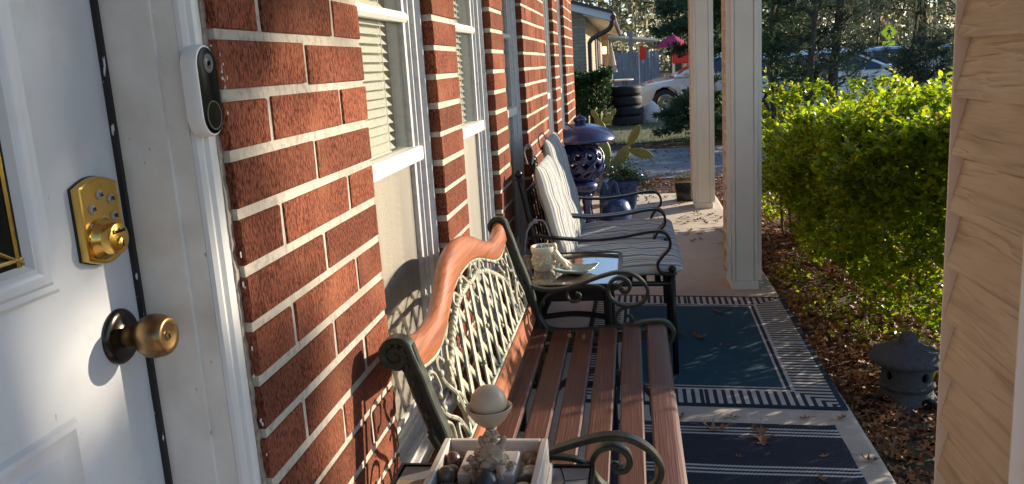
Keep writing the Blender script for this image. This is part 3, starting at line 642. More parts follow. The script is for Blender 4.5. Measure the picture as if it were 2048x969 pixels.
# ================================================================== bench
BY0, BY1 = 1.47, 2.72
bench = thing('garden_bench', 'wooden slat garden bench with cast iron scroll arms and lattice back', 'bench', (0.38, 2.1, 0))
bp0 = Vector((0.18, 0, 0.42)); bu = (Vector((0.065, 0, 0.80))-bp0).normalized(); bn = Vector((bu.z, 0, -bu.x))  # panel frame; bn faces the sitter
def BP(y, v, d=0.0): p = bp0+bu*v+bn*d; return (p.x, y, p.z)
def side(y):
    s_ = MB()
    sp_ = spiral(0.064, 0.783, 0.010, 0.034, R(-40), R(-40-500), 26)[::-1]
    sp_ = spiral(0.064, 0.780, 0.032, 0.010, R(40), R(40+430), 24)
    back = [(0.150, 0.61), (0.128, 0.675), (0.110, 0.735), (0.094, 0.795)]
    path = smooth_path([(x, y, z) for x, z in [(0.150, 0.0), (0.172, 0.07), (0.193, 0.20), (0.196, 0.30), (0.190, 0.42), (0.180, 0.50)]+back[:3]+[(0.097, 0.772)]], 5)
    path += [(x, y, z) for x, z in sp_]
    s_.bar(path, 0.014, 0.036, (0, 1, 0))
    post = smooth_path([(x-0.012, y, z) for x, z in [(0.150, 0.0), (0.172, 0.07), (0.193, 0.20), (0.196, 0.30), (0.190, 0.42), (0.180, 0.50)]+back], 5)
    f = MB().bar(post, 0.036, 0.026, (0, 1, 0)); s_.add(f.v, f.f)
    d_ = MB().lathe([(0.0002, -0.011), (0.030, -0.011), (0.033, -0.006), (0.033, 0.006), (0.030, 0.011), (0.0002, 0.011)], (0.064, y, 0.780), 26, axis='y'); s_.add(d_.v, d_.f)
    # seat rail hugging the slat ends, ending in a rounded nose
    rail = smooth_path([(x, y, z) for x, z in [(0.120, 0.62), (0.150, 0.56), (0.178, 0.49), (0.200, 0.440), (0.232, 0.416), (0.324, 0.412), (0.459, 0.424), (0.560, 0.440), (0.612, 0.436), (0.636, 0.405), (0.620, 0.366), (0.595, 0.352)]], 6)
    s_.bar(rail, 0.016, 0.034, (0, 1, 0))
    under = smooth_path([(x, y, z) for x, z in [(0.195, 0.40), (0.26, 0.385), (0.40, 0.385), (0.53, 0.395), (0.612, 0.395)]], 5)
    s_.bar(under, 0.034, 0.018, (0, 1, 0))
    # front leg
    s_.bar(smooth_path([(x, y, z) for x, z in [(0.585, 0.40), (0.60, 0.33), (0.575, 0.22), (0.565, 0.12), (0.60, 0.0)]], 6), 0.030, 0.030, (0, 1, 0))
    s_.bar(smooth_path([(x, y, z) for x, z in [(0.19, 0.15), (0.28, 0.24), (0.39, 0.27), (0.50, 0.24), (0.57, 0.16)]], 6), 0.018, 0.016, (0, 1, 0))
    o = s_.build('end_frame', 'iron_green', bench, True, 40)
    # leaf relief down the back upright, on the outer face
    rl = MB(); oy = y-0.014 if y < 2 else y+0.014
    for i in range(9):
        q = i/8; z = 0.50+(0.76-0.50)*q; x = float(np.interp(z, [0.50, 0.61, 0.675, 0.735, 0.795], [0.180, 0.150, 0.128, 0.110, 0.094]))
        for sg in (-1, 1):
            rl.ball((x-0.012+sg*0.007, oy, z+sg*0.004), 0.0075, 8, 5, (0.8, 0.45, 1.35))
    for i in range(9):
        a = i*2*PI/9; rl.ball((0.064+0.021*math.cos(a), oy+(0.004 if y > 2 else -0.004)*0, 0.780+0.021*math.sin(a)), 0.006, 7, 4, (1, 0.6, 1))
    rl.build('leaf_relief', 'iron_green', o, True)
    # arm
    am = MB()
    top = smooth_path([(x, y, z) for x, z in [(0.116, 0.628), (0.150, 0.585), (0.20, 0.562), (0.263, 0.560), (0.330, 0.577), (0.399, 0.600), (0.455, 0.613), (0.500, 0.608), (0.535, 0.585), (0.555, 0.548), (0.540, 0.513), (0.505, 0.497), (0.465, 0.500), (0.435, 0.522), (0.424, 0.552), (0.436, 0.583), (0.462, 0.594), (0.488, 0.584), (0.497, 0.563), (0.486, 0.546), (0.468, 0.548)]], 6)
    am.bar(top, 0.011, 0.026, (0, 1, 0))
    am.ball((0.468, y, 0.553), 0.009, 10, 6)
    am.bar(smooth_path([(x, y, z) for x, z in [(0.505, 0.497), (0.470, 0.488), (0.450, 0.468), (0.448, 0.446), (0.463, 0.431), (0.488, 0.432), (0.501, 0.446), (0.496, 0.462), (0.484, 0.462)]], 6), 0.009, 0.018, (0, 1, 0))
    am.bar(smooth_path([(x, y, z) for x, z in [(0.428, 0.545), (0.395, 0.566), (0.345, 0.570), (0.298, 0.560), (0.286, 0.537), (0.301, 0.517), (0.325, 0.520), (0.330, 0.538), (0.316, 0.545)]], 6), 0.009, 0.018, (0, 1, 0))
    am.bar(smooth_path([(x, y, z) for x, z in [(0.262, 0.556), (0.222, 0.540), (0.196, 0.507), (0.188, 0.465), (0.205, 0.437)]], 6), 0.009, 0.018, (0, 1, 0))
    am.build('arm', 'iron_green', bench, True, 40)
side(BY0); side(BY1)
# seat slats: gently dished, the front one rolls over
for i in range(6):
    x0 = 0.158+i*0.0775; w = 0.060 if i < 5 else 0.066
    z = (0.428, 0.424, 0.423, 0.427, 0.433, 0.437)[i]; r_ = random.Random(i)
    sl = MB(); L0, L1 = BY0+0.020, BY1-0.020; sec = [(0, -0.018), (0.004, -0.021), (w-0.004, -0.021), (w, -0.018), (w, -0.004), (w-0.005, 0), (0.005, 0), (0, -0.004)]
    if i == 5: sec = [(0, -0.02), (w-0.006, -0.026), (w, -0.022), (w+0.001, -0.012), (w-0.006, -0.003), (w-0.018, 0.001), (0.005, 0.001), (0, -0.003)]
    sl.prism([(x0+a, z+b) for a, b in sec], 1, L0, L1).build('seat_slat', 'wood_slat_shaded', bench, True, 35)
# lower back rail and crest rail
lr = MB().bbox(-0.011, 0.011, BY0+0.02, BY1-0.02, 0, 0.062, 0.004)
Mb = Matrix(((bn.x, 0, bu.x, bp0.x), (0, 1, 0, 0), (bn.z, 0, bu.z, bp0.z), (0, 0, 0, 1)))
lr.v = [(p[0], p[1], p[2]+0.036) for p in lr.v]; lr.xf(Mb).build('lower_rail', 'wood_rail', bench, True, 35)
def crest(y):
    q = abs(y-2.1)/0.61
    top = np.interp(q, [0, 0.13, 0.27, 0.42, 0.57, 0.72, 0.86, 1.0], [0.466, 0.463, 0.446, 0.412, 0.382, 0.372, 0.380, 0.398])
    bot = np.interp(q, [0, 0.15, 0.30, 0.45, 0.60, 0.75, 0.90, 1.0], [0.390, 0.387, 0.374, 0.346, 0.318, 0.308, 0.320, 0.330])
    return top, bot
cr = MB(); N = 60; vs = []
sec_n = 10
for i in range(N+1):
    y = BY0+0.016+(BY1-BY0-0.032)*i/N
    t_, b_ = 0, 0
    for dy in (-0.05, -0.025, 0, 0.025, 0.05):
        a_, c_ = crest(y+dy); t_ += a_/5; b_ += c_/5
    for v, d in ((b_, -0.012), (b_-0.001, 0.008), (b_+0.006, 0.014), (b_+(t_-b_)*0.5, 0.017), (t_-0.014, 0.016), (t_-0.004, 0.010), (t_, 0.0), (t_-0.002, -0.012), (t_-0.010, -0.018), (b_+0.01, -0.016)):
        vs.append(BP(y, v, d))
fs = [(i*sec_n+j, i*sec_n+(j+1) % sec_n, (i+1)*sec_n+(j+1) % sec_n, (i+1)*sec_n+j) for i in range(N) for j in range(sec_n)]
fs += [tuple(range(sec_n)), tuple(range(N*sec_n, N*sec_n+sec_n))]
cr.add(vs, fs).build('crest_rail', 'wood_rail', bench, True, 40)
# cast lattice panel
def arch(y): q = abs(y-2.1)/0.41; return 0.345-0.13*max(0, q-0.25)**1.6*1.3
lat = MB()
# frame round the panel
border = [BP(y, crest(y)[1]-0.004) for y in np.linspace(BY0+0.03, BY1-0.03, 40)]
lat.bar(border, 0.010, 0.012, bn)
lat.bar([BP(BY0+0.03, v) for v in np.linspace(0.10, 0.33, 6)], 0.009, 0.010, bn)
lat.bar([BP(BY1-0.03, v) for v in np.linspace(0.10, 0.33, 6)], 0.009, 0.010, bn)
lat.bar([BP(y, 0.104) for y in np.linspace(BY0+0.03, BY1-0.03, 12)], 0.010, 0.012, bn)
# arch: twisted rope round the strips
AY0, AY1 = 1.70, 2.50
ro = [(y, arch(y)) for y in np.linspace(AY0, AY1, 46)]
lat.tube([BP(y, v) for y, v in ro], 0.0085, 8)
for ph in (0, PI):
    lat.tube([BP(y, v+0.0065*math.sin(i*1.1+ph), 0.0065*math.cos(i*1.1+ph)) for i, (y, v) in enumerate([(y, arch(y)) for y in np.linspace(AY0, AY1, 120)])], 0.0042, 6)
for ye, s_ in ((AY0, -1), (AY1, 1)):
    lat.tube([BP(p[0], p[1]) for p in smooth_path([(ye, arch(ye), 0), (ye+s_*0.02, 0.20, 0), (ye+s_*0.005, 0.15, 0), (ye+s_*0.03, 0.105, 0)], 5)], 0.007, 7)
# strips
strips = []
for sl in (-1, 1):
    for k_ in range(-10, 11):
        pts = []
        for s2 in np.linspace(-0.6, 0.6, 121):
            y = 2.1+k_*0.088+s2*0.60*sl; v = 0.22+s2*0.80
            if AY0+0.005 < y < AY1-0.005 and 0.106 < v < arch(y): pts.append((y, v))
        if len(pts) > 2: lat.bar([BP(pts[0][0], pts[0][1], 0.003*sl), BP(pts[-1][0], pts[-1][1], 0.003*sl)], 0.0200, 0.005, bn)
# rosettes where the strips cross the centre
for y, v in ((2.1, 0.22), (1.95, 0.17), (2.25, 0.17), (2.1, 0.30)):
    pp = BP(y, v, 0.007); lat.ball(pp, 0.007, 8, 5)
# vines and scrolls
def vine(pts, r=0.0052, leaf=True):
    P = smooth_path([(a, b, 0) for a, b in pts], 6)
    n = len(P); lat.tube([BP(p[0], p[1], 0.004) for p in P], r, 7, radii=[1.15-0.5*i/n for i in range(n)])
    e = P[-1]; lat.ball(BP(e[0], e[1], 0.004), r*1.3, 8, 5)
for sg in (-1, 1):
    f = lambda pts: [(2.1+sg*a, b) for a, b in pts]
    vine(f([(0.44, 0.11), (0.47, 0.16), (0.53, 0.20), (0.565, 0.25), (0.545, 0.295), (0.51, 0.285), (0.505, 0.25), (0.525, 0.24)]))
    vine(f([(0.41, 0.12), (0.425, 0.20), (0.47, 0.25), (0.475, 0.29), (0.45, 0.30), (0.435, 0.285)]))
    vine(f([(0.57, 0.105), (0.585, 0.15), (0.56, 0.19), (0.525, 0.175), (0.53, 0.145), (0.55, 0.15)]))
    vine(f([(0.42, 0.215), (0.40, 0.27), (0.36, 0.31), (0.31, 0.33), (0.28, 0.355), (0.255, 0.345)]))
    vine(f([(0.02, 0.352), (0.06, 0.38), (0.10, 0.365), (0.13, 0.345), (0.17, 0.365), (0.20, 0.352), (0.19, 0.335)]))
    vine(f([(0.40, 0.11), (0.385, 0.16), (0.41, 0.20), (0.44, 0.19)]), 0.005)
    vine(f([(0.48, 0.105), (0.50, 0.13), (0.485, 0.155), (0.465, 0.145)]), 0.005)
    for a, b in ((0.43, 0.235), (0.475, 0.27), (0.535, 0.215), (0.37, 0.305), (0.40, 0.265), (0.41, 0.15), (0.09, 0.372)):
        lat.ball(BP(2.1+sg*a, b, 0.006), 0.0095, 8, 5, (0.8, 1.2, 0.9))
lat.build('lattice_panel', 'verdigris', bench, True, 50)

# ================================================================== mosaic table, tray, pebbles, cherub
TZ = 0.565
tx0, tx1, ty0, ty1 = 0.062, 0.432, 1.075, 1.445
mt = thing('mosaic_table', 'small black metal table with a slate tile top beside the bench arm', 'table', (0.25, 1.26, 0))
MB().bbox(tx0, tx1, ty0, ty1, TZ-0.022, TZ-0.006, 0.002).build('table_top', 'iron_black', mt)
mfr = MB()
for a in ((tx0, tx1, ty1-0.006, ty1), (tx0, tx1, ty0, ty0+0.006), (tx0, tx0+0.006, ty0+0.006, ty1-0.006), (tx1-0.006, tx1, ty0+0.006, ty1-0.006)): mfr.box(a[0], a[1], a[2], a[3], TZ-0.024, TZ+0.003)
mfr.build('rim', 'iron_black', mt)
for xx in (tx0+0.02, tx1-0.02):
    for yy in (ty0+0.02, ty1-0.02): MB().tube([(xx, yy, 0.0), (xx, yy, TZ-0.022)], 0.008, 8).build('leg', 'iron_black', mt, True)
rt = random.Random(21); nx = 7
g = [[(tx0+0.008+(tx1-tx0-0.016)*i/nx+(rt.uniform(-0.008, 0.008) if 0 < i < nx else 0), ty0+0.008+(ty1-ty0-0.016)*j/nx+(rt.uniform(-0.008, 0.008) if 0 < j < nx else 0)) for i in range(nx+1)] for j in range(nx+1)]
def tile(poly):
    cx = sum(p[0] for p in poly)/len(poly); cy = sum(p[1] for p in poly)/len(poly); b = []
    for p in poly:
        d = math.hypot(p[0]-cx, p[1]-cy); k_ = max(0.5, 1-0.0022/d); b.append((cx+(p[0]-cx)*k_, cy+(p[1]-cy)*k_))
    MB().prism(b, 2, TZ-0.006, TZ+rt.uniform(-0.0005, 0.0015)).build('tile', rt.choice(('slate_a', 'slate_b', 'slate_b')), mt)
for j in range(nx):
    for i in range(nx):
        q = [g[j][i], g[j][i+1], g[j+1][i+1], g[j+1][i]]
        if rt.random() < 0.35:
            tile([q[0], q[1], q[2]]); tile([q[0], q[2], q[3]])
        else: tile(q)
# tray
TB = TZ+0.0025
RX0, RX1, RY0, RY1, RZ = 0.160, 0.352, 1.215, 1.408, 0.638
tr = thing('stone_tray', 'square white marble tray filled with polished pebbles', 'tray', (0.256, 1.31, TB))
MB().bbox(RX0+0.004, RX1-0.004, RY0+0.004, RY1-0.004, TB, TB+0.03, 0.001).build('tray_floor', 'marble', tr)
w = 0.013
def wall_seg(a, b, c, d): 
    return MB().bbox(a, b, c, d, TB, RZ, 0.0022)
wall_seg(RX0, RX0+w, RY0, RY1).build('tray_wall', 'marble', tr); wall_seg(RX1-w, RX1, RY0, RY1).build('tray_wall', 'marble', tr)
wall_seg(RX0+w, RX1-w, RY1-w, RY1).build('tray_wall', 'marble', tr); wall_seg(RX0+w, RX1-w, RY0, RY0+w).build('tray_wall', 'marble', tr)
MB().bbox(RX0-0.006, RX1+0.006, RY0-0.006, RY1+0.006, TB-0.0004, TB+0.02, 0.003).build('tray_foot', 'marble', tr)
PF = TB+0.03
for nm, c1, c2, rg in (('pebble_red', (0.13, 0.06, 0.05), (0.22, 0.11, 0.09), 0.3), ('pebble_black', (0.022, 0.023, 0.027), (0.04, 0.04, 0.045), 0.35), ('pebble_white', (0.50, 0.43, 0.34), (0.38, 0.31, 0.24), 0.3), ('pebble_tan', (0.30, 0.22, 0.15), (0.20, 0.14, 0.09), 0.3), ('pebble_yellow', (0.50, 0.33, 0.11), (0.55, 0.42, 0.22), 0.25), ('pebble_olive', (0.105, 0.085, 0.055), (0.16, 0.12, 0.08), 0.3), ('pebble_pink', (0.42, 0.24, 0.18), (0.5, 0.33, 0.25), 0.3)):
    mat(nm, c1, rg, var=((45, c2, 0.45, 0.7),), coat=0.2)
peb = [('red', 'oxblood red', 0.186, 1.352, 0.017, 0.020), ('olive', 'olive brown', 0.192, 1.375, 0.013, 0.012), ('pink', 'salmon pink', 0.213, 1.388, 0.020, 0.011), ('olive', 'olive brown', 0.190, 1.322, 0.016, 0.015),
       ('olive', 'olive brown', 0.186, 1.292, 0.019, 0.021), ('black', 'glossy black', 0.190, 1.262, 0.022, 0.013), ('tan', 'tan', 0.320, 1.386, 0.016, 0.012), ('tan', 'tan', 0.328, 1.372, 0.012, 0.010), ('red', 'oxblood red', 0.327, 1.356, 0.015, 0.012),
       ('white', 'cream white', 0.326, 1.337, 0.016, 0.011), ('white', 'cream white', 0.326, 1.317, 0.017, 0.012), ('black', 'glossy black', 0.324, 1.293, 0.018, 0.014), ('yellow', 'honey yellow', 0.323, 1.264, 0.020, 0.014),
       ('black', 'glossy black', 0.258, 1.262, 0.026, 0.026), ('white', 'cream white', 0.294, 1.248, 0.014, 0.010), ('white', 'cream white', 0.232, 1.238, 0.014, 0.011), ('red', 'oxblood red', 0.215, 1.245, 0.016, 0.012), ('tan', 'tan', 0.325, 1.238, 0.015, 0.011), ('pink', 'salmon pink', 0.185, 1.236, 0.014, 0.011)]
side_of = {}
for i, (k_, nm, x, y, rx, rz) in enumerate(peb):
    rp = random.Random(i+40); a = rp.uniform(0, PI)
    m_ = MB().ball((0, 0, 0), rx, 18, 10, (1.0, rp.uniform(0.78, 0.95), rz/rx)); m_.xf(Matrix.Rotation(a, 4, 'Z'))
    o = m_.build('pebble', 'pebble_'+k_, None, True); o.location = (x, y, PF+rz-0.0003)
    tag(o, '%s polished pebble lying in the white marble tray' % nm, 'pebble', '%s pebbles in the tray' % nm)
# cherub ornament
ch = thing('cherub_bowl', 'cream cherub figure among roses holding up a shallow bowl on a marble block', 'figurine', (0.262, 1.325, PF))
BT = PF+0.034
MB().bbox(0.208, 0.305, 1.282, 1.370, PF, BT, 0.002).build('block', 'marble', ch)
def skin(name, verts, edges, rad, m, parent, sub=2):
    me = bpy.data.meshes.new(name); me.from_pydata(verts, edges, []); me.materials.append(MATS[m])
    o = link(name, me, parent); md = o.modifiers.new('s', 'SKIN'); md.use_smooth_shade = True
    for i, r_ in enumerate(rad):
        sv_ = me.skin_vertices[0].data[i]; sv_.radius = (r_, r_) if not isinstance(r_, tuple) else r_
        sv_.use_root = (i == 0)
    o.modifiers.new('b', 'SUBSURF').levels = sub; o.modifiers['b'].render_levels = sub
    return o
X, Y, Zc = 0.270, 1.300, BT
V = [(X, Y, Zc+0.022), (X+0.001, Y-0.001, Zc+0.034), (X, Y-0.002, Zc+0.046), (X-0.001, Y-0.003, Zc+0.054), (X-0.001, Y-0.005, Zc+0.0665),
     (X-0.012, Y-0.001, Zc+0.048), (X-0.020, Y+0.002, Zc+0.056), (X-0.021, Y+0.004, Zc+0.070),
     (X+0.012, Y-0.001, Zc+0.048), (X+0.019, Y+0.004, Zc+0.057), (X+0.019, Y+0.005, Zc+0.070),
     (X-0.009, Y-0.006, Zc+0.018), (X-0.016, Y-0.018, Zc+0.012), (X-0.013, Y-0.008, Zc+0.003), (X-0.014, Y-0.016, Zc+0.002),
     (X+0.009, Y-0.006, Zc+0.016), (X+0.014, Y-0.016, Zc+0.007), (X+0.016, Y-0.028, Zc+0.002)]
V = [(x, y, Zc+(z-Zc)*0.86) for x, y, z in V]
E_ = [(0, 1), (1, 2), (2, 3), (3, 4), (2, 5), (5, 6), (6, 7), (2, 8), (8, 9), (9, 10), (0, 11), (11, 12), (12, 13), (13, 14), (0, 15), (15, 16), (16, 17)]
rad = [0.0150, 0.0140, 0.0130, 0.007, 0.0130, 0.0085, 0.0068, 0.0055, 0.0085, 0.0068, 0.0055, 0.011, 0.0095, 0.007, 0.005, 0.011, 0.009, 0.006]
fig = skin('cherub', V, E_, rad, 'resin_stone', ch)
hr = MB(); rh = random.Random(3)
for i in range(46):          # curls
    a = rh.uniform(0, 2*PI); e = rh.uniform(-0.1, 1.0); hr.ball((X-0.001+0.0125*math.cos(a)*math.cos(e), Y-0.004+0.0125*math.sin(a)*math.cos(e)*0.9, Zc+0.0590+0.0125*math.sin(e)), 0.0032, 7, 5)
hr.build('curls', 'resin_stone', ch, True)
fc = MB().ball((X-0.001, Y-0.0190, Zc+0.0555), 0.0024, 8, 5).ball((X-0.0055, Y-0.0170, Zc+0.0535), 0.0040, 8, 5).ball((X+0.0035, Y-0.0170, Zc+0.0535), 0.0040, 8, 5).ball((X-0.001, Y-0.0175, Zc+0.0510), 0.0020, 8, 5, (1.5, 1, 0.7)).ball((X-0.001, Y-0.0155, Zc+0.0480), 0.0032, 8, 5)
fc.build('face', 'resin_stone', ch, True)
dr = MB()
for i in range(7):
    a = -0.5+i*0.22; dr.tube(smooth_path([(X-0.013+i*0.002, Y-0.012-0.001*i, Zc+0.028+0.001*i), (X-0.002+i*0.002, Y-0.017, Zc+0.020), (X+0.012, Y-0.012-0.001*i, Zc+0.020-0.0015*i), (X+0.010+0.001*i, Y-0.022-0.001*i, Zc+0.006), (X+0.006+0.002*i, Y-0.030, Zc-0.004)], 5), 0.0024, 6)
dr.build('drape', 'resin_stone', ch, True)
fl = MB()
for i in range(150):
    a = rh.uniform(0, 2*PI); d = rh.uniform(0.010, 0.042); fx = X-0.010+math.cos(a)*d; fy = Y+math.sin(a)*d*0.75+0.002
    if not (0.212 < fx < 0.302 and 1.286 < fy < 1.366): continue
    hz = Zc+rh.uniform(0.000, 0.062)*max(0, 1-d/0.045)+0.003; r0 = rh.uniform(0.0034, 0.0060)
    fl.ball((fx, fy, hz), r0*0.75, 7, 5)
    for q in range(6):
        b_ = q*PI/3+a; fl.ball((fx+math.cos(b_)*r0*0.8, fy+math.sin(b_)*r0*0.8, hz-0.001+0.0008*(q % 2)), r0*0.62, 6, 4, (1, 1, 0.6))
    if i % 3 == 0: fl.tube([(fx, fy, hz), (X-0.006, Y, Zc+0.018)], 0.0013, 5)
fl.build('roses', 'resin_stone', ch, True)
BB = Zc+0.0655
bc = (0.262, 1.329, BB)
MB().lathe([(0.0002, 0.0), (0.012, 0.001), (0.018, 0.004), (0.028, 0.014), (0.036, 0.026), (0.0395, 0.033), (0.0405, 0.036), (0.039, 0.0375), (0.0365, 0.036), (0.032, 0.027), (0.022, 0.016), (0.010, 0.011), (0.0002, 0.010)], bc, 40).build('bowl', 'marble_ball', ch, True, 50)
st = MB().tube([(0.262, 1.329, BT), (0.262, 1.331, BB+0.004)], 0.010, 10, radii=[1.3, 0.8]).build('stem', 'resin_stone', ch, True)
bl = MB().ball((0, 0, 0), 0.0315, 40, 24).build('stone_ball', 'marble_ball', None, True); bl.location = (0.262, 1.329, BB+0.0425)
tag(bl, 'polished cream stone ball with grey veins resting in the cherub bowl', 'ball')

# ================================================================== glass side table
def rrect(x0, x1, y0, y1, r, n=6):
    out = []
    for cx, cy, a0 in ((x1-r, y1-r, 0), (x0+r, y1-r, 90), (x0+r, y0+r, 180), (x1-r, y0+r, 270)):
        out += [(cx+r*math.cos(R(a0+90*i/n)), cy+r*math.sin(R(a0+90*i/n))) for i in range(n+1)]
    return out
GZ = 0.555; gx0, gx1, gy0, gy1 = 0.07, 0.46, 2.785, 3.285
stb = thing('side_table', 'dark glass-topped side table between the wooden bench and striped chair', 'table', (0.265, 3.03, 0))
mat('table_glass', (0.07, 0.050, 0.036), 0.04, coat=1.0, var=((20, (0.12, 0.09, 0.06), 0.4, 0.75),))
MB().prism(rrect(gx0+0.008, gx1-0.008, gy0+0.008, gy1-0.008, 0.035), 2, GZ-0.006, GZ).build('glass_top', 'table_glass', stb)
MB().bar([(x, y, GZ-0.010) for x, y in rrect(gx0, gx1, gy0, gy1, 0.04)], 0.016, 0.026, (0, 0, 1), True).build('rim', 'iron_black', stb)
for sx, xx in ((1, gx0+0.035), (-1, gx1-0.045)):
    for sy, yy in ((1, gy0+0.05), (-1, gy1-0.05)):
        MB().bar([(xx, yy, GZ-0.02), (xx-sx*0.004, yy, 0.3), (xx-sx*0.012, yy-sy*0.006, 0.0)], 0.026, 0.026, (0, 1, 0)).build('leg', 'iron_black', stb)
for zz in (0.30, 0.17):
    MB().bar(smooth_path([(gx0+0.035, gy0+0.05, zz), (0.265, gy0+0.035, zz+0.012), (gx1-0.045, gy0+0.05, zz)], 6), 0.014, 0.022, (0, 0, 1)).build('stretcher', 'iron_black', stb); MB().bar(smooth_path([(gx0+0.035, gy1-0.05, zz), (0.265, gy1-0.035, zz+0.012), (gx1-0.045, gy1-0.05, zz)], 6), 0.014, 0.022, (0, 0, 1)).build('stretcher', 'iron_black', stb)
MB().box(gx0+0.02, gx1-0.03, gy0+0.045, gy0+0.055, GZ-0.07, GZ-0.022).build('apron', 'iron_black', stb); MB().box(gx0+0.02, gx1-0.03, gy1-0.055, gy1-0.045, GZ-0.07, GZ-0.022).build('apron', 'iron_black', stb)
# cream pot with a figure leaning on it
px, py = 0.180, 3.02
pot = thing('ceramic_pot', 'cream ceramic pot with a sculpted figure clinging to its side', 'pot', (px, py, GZ))
pb = MB().lathe([(0.0002, 0.0), (0.036, 0.0), (0.038, 0.004), (0.040, 0.03), (0.0425, 0.066), (0.0445, 0.068), (0.046, 0.074), (0.046, 0.088), (0.0445, 0.0905), (0.040, 0.0905), (0.0385, 0.086), (0.037, 0.070), (0.0002, 0.070)], (px, py, GZ+0.0005), 36)
pbo = pb.build('body', 'ceramic_cream', pot, True, 45)
rlf = MB(); rq = random.Random(4)
for i in range(40):
    a = rq.uniform(PI*0.9, PI*2.05); z = rq.uniform(0.022, 0.056); r0 = 0.040+0.0006*(z-0.02)/0.01
    rlf.ball((px+r0*math.cos(a), py+r0*math.sin(a), GZ+z), rq.uniform(0.003, 0.007), 8, 5, (1, 1, 1.2))
rlf.build('relief', 'ceramic_cream', pot, True)
fx, fy = px+0.060, py-0.012
V = [(fx+0.004, fy, GZ+0.026), (fx-0.003, fy, GZ+0.042), (fx-0.010, fy+0.002, GZ+0.060), (fx-0.013, fy+0.003, GZ+0.075), (fx-0.018, fy+0.004, GZ+0.092), (fx-0.020, fy+0.004, GZ+0.104),
     (fx-0.022, fy-0.010, GZ+0.070), (fx-0.030, fy-0.016, GZ+0.060), (fx-0.018, fy+0.018, GZ+0.074), (fx-0.030, fy+0.022, GZ+0.080),
     (fx+0.018, fy-0.012, GZ+0.032), (fx+0.026, fy-0.020, GZ+0.014), (fx+0.044, fy-0.022, GZ+0.009), (fx+0.018, fy+0.012, GZ+0.030), (fx+0.034, fy+0.010, GZ+0.016), (fx+0.054, fy+0.006, GZ+0.009)]
skin('figure', V, [(0, 1), (1, 2), (2, 3), (3, 4), (4, 5), (2, 6), (6, 7), (2, 8), (8, 9), (0, 10), (10, 11), (11, 12), (0, 13), (13, 14), (14, 15)],
     [0.018, 0.016, 0.013, 0.008, 0.012, 0.008, 0.007, 0.005, 0.007, 0.005, 0.011, 0.009, 0.007, 0.011, 0.009, 0.007], 'ceramic_cream', pot)
bd = MB(); bd2 = MB()
for i in range(26):
    a = rq.uniform(0, 2*PI); d = math.sqrt(rq.random())*0.029; q = (px+d*math.cos(a), py+d*math.sin(a), GZ+0.077+rq.uniform(0, 0.009))
    (bd if i % 2 else bd2).ball(q, 0.0068, 10, 6)
o = bd.build('glass_beads', 'marble_blue', None, True); tag(o, 'cobalt blue glass beads heaped in the cream pot', 'beads', kind='stuff')
o = bd2.build('glass_beads', 'marble_green', None, True); tag(o, 'pale green glass beads heaped in the cream pot', 'beads', kind='stuff')
# aqua dish: square with lifted corners
dx_, dy_ = 0.300, 2.955; vs = []; n = 12
for j in range(n+1):
    for i in range(n+1):
        u, v = i/n*2-1, j/n*2-1
        c_ = abs(u*v); s_ = 1-0.10*(1-c_)*max(abs(u), abs(v))
        vs.append((u*0.072*s_, v*0.060*s_, 0.003+0.014*max(abs(u), abs(v))**4+0.010*c_**2))
fs = [(j*(n+1)+i, j*(n+1)+i+1, (j+1)*(n+1)+i+1, (j+1)*(n+1)+i) for j in range(n) for i in range(n)]
dm = MB().add(vs, fs); dm.v += [(x, y, z-0.004) for x, y, z in vs]; N1 = len(vs); dm.f += [tuple(q+N1 for q in f[::-1]) for f in fs]
ring = [i for i in range(n+1)]+[j*(n+1)+n for j in range(1, n+1)]+[n*(n+1)+i for i in range(n-1, -1, -1)]+[j*(n+1) for j in range(n-1, 0, -1)]
dm.f += [(ring[i], ring[(i+1) % len(ring)], ring[(i+1) % len(ring)]+N1, ring[i]+N1) for i in range(len(ring))]
dm.xf(Matrix.Translation((dx_, dy_, GZ+0.0035)) @ Matrix.Rotation(R(-18), 4, 'Z'))
tag(dm.build('dish', 'aqua_glaze', None, True), 'shallow square aqua glazed dish with turned-up corners on the side table', 'dish')

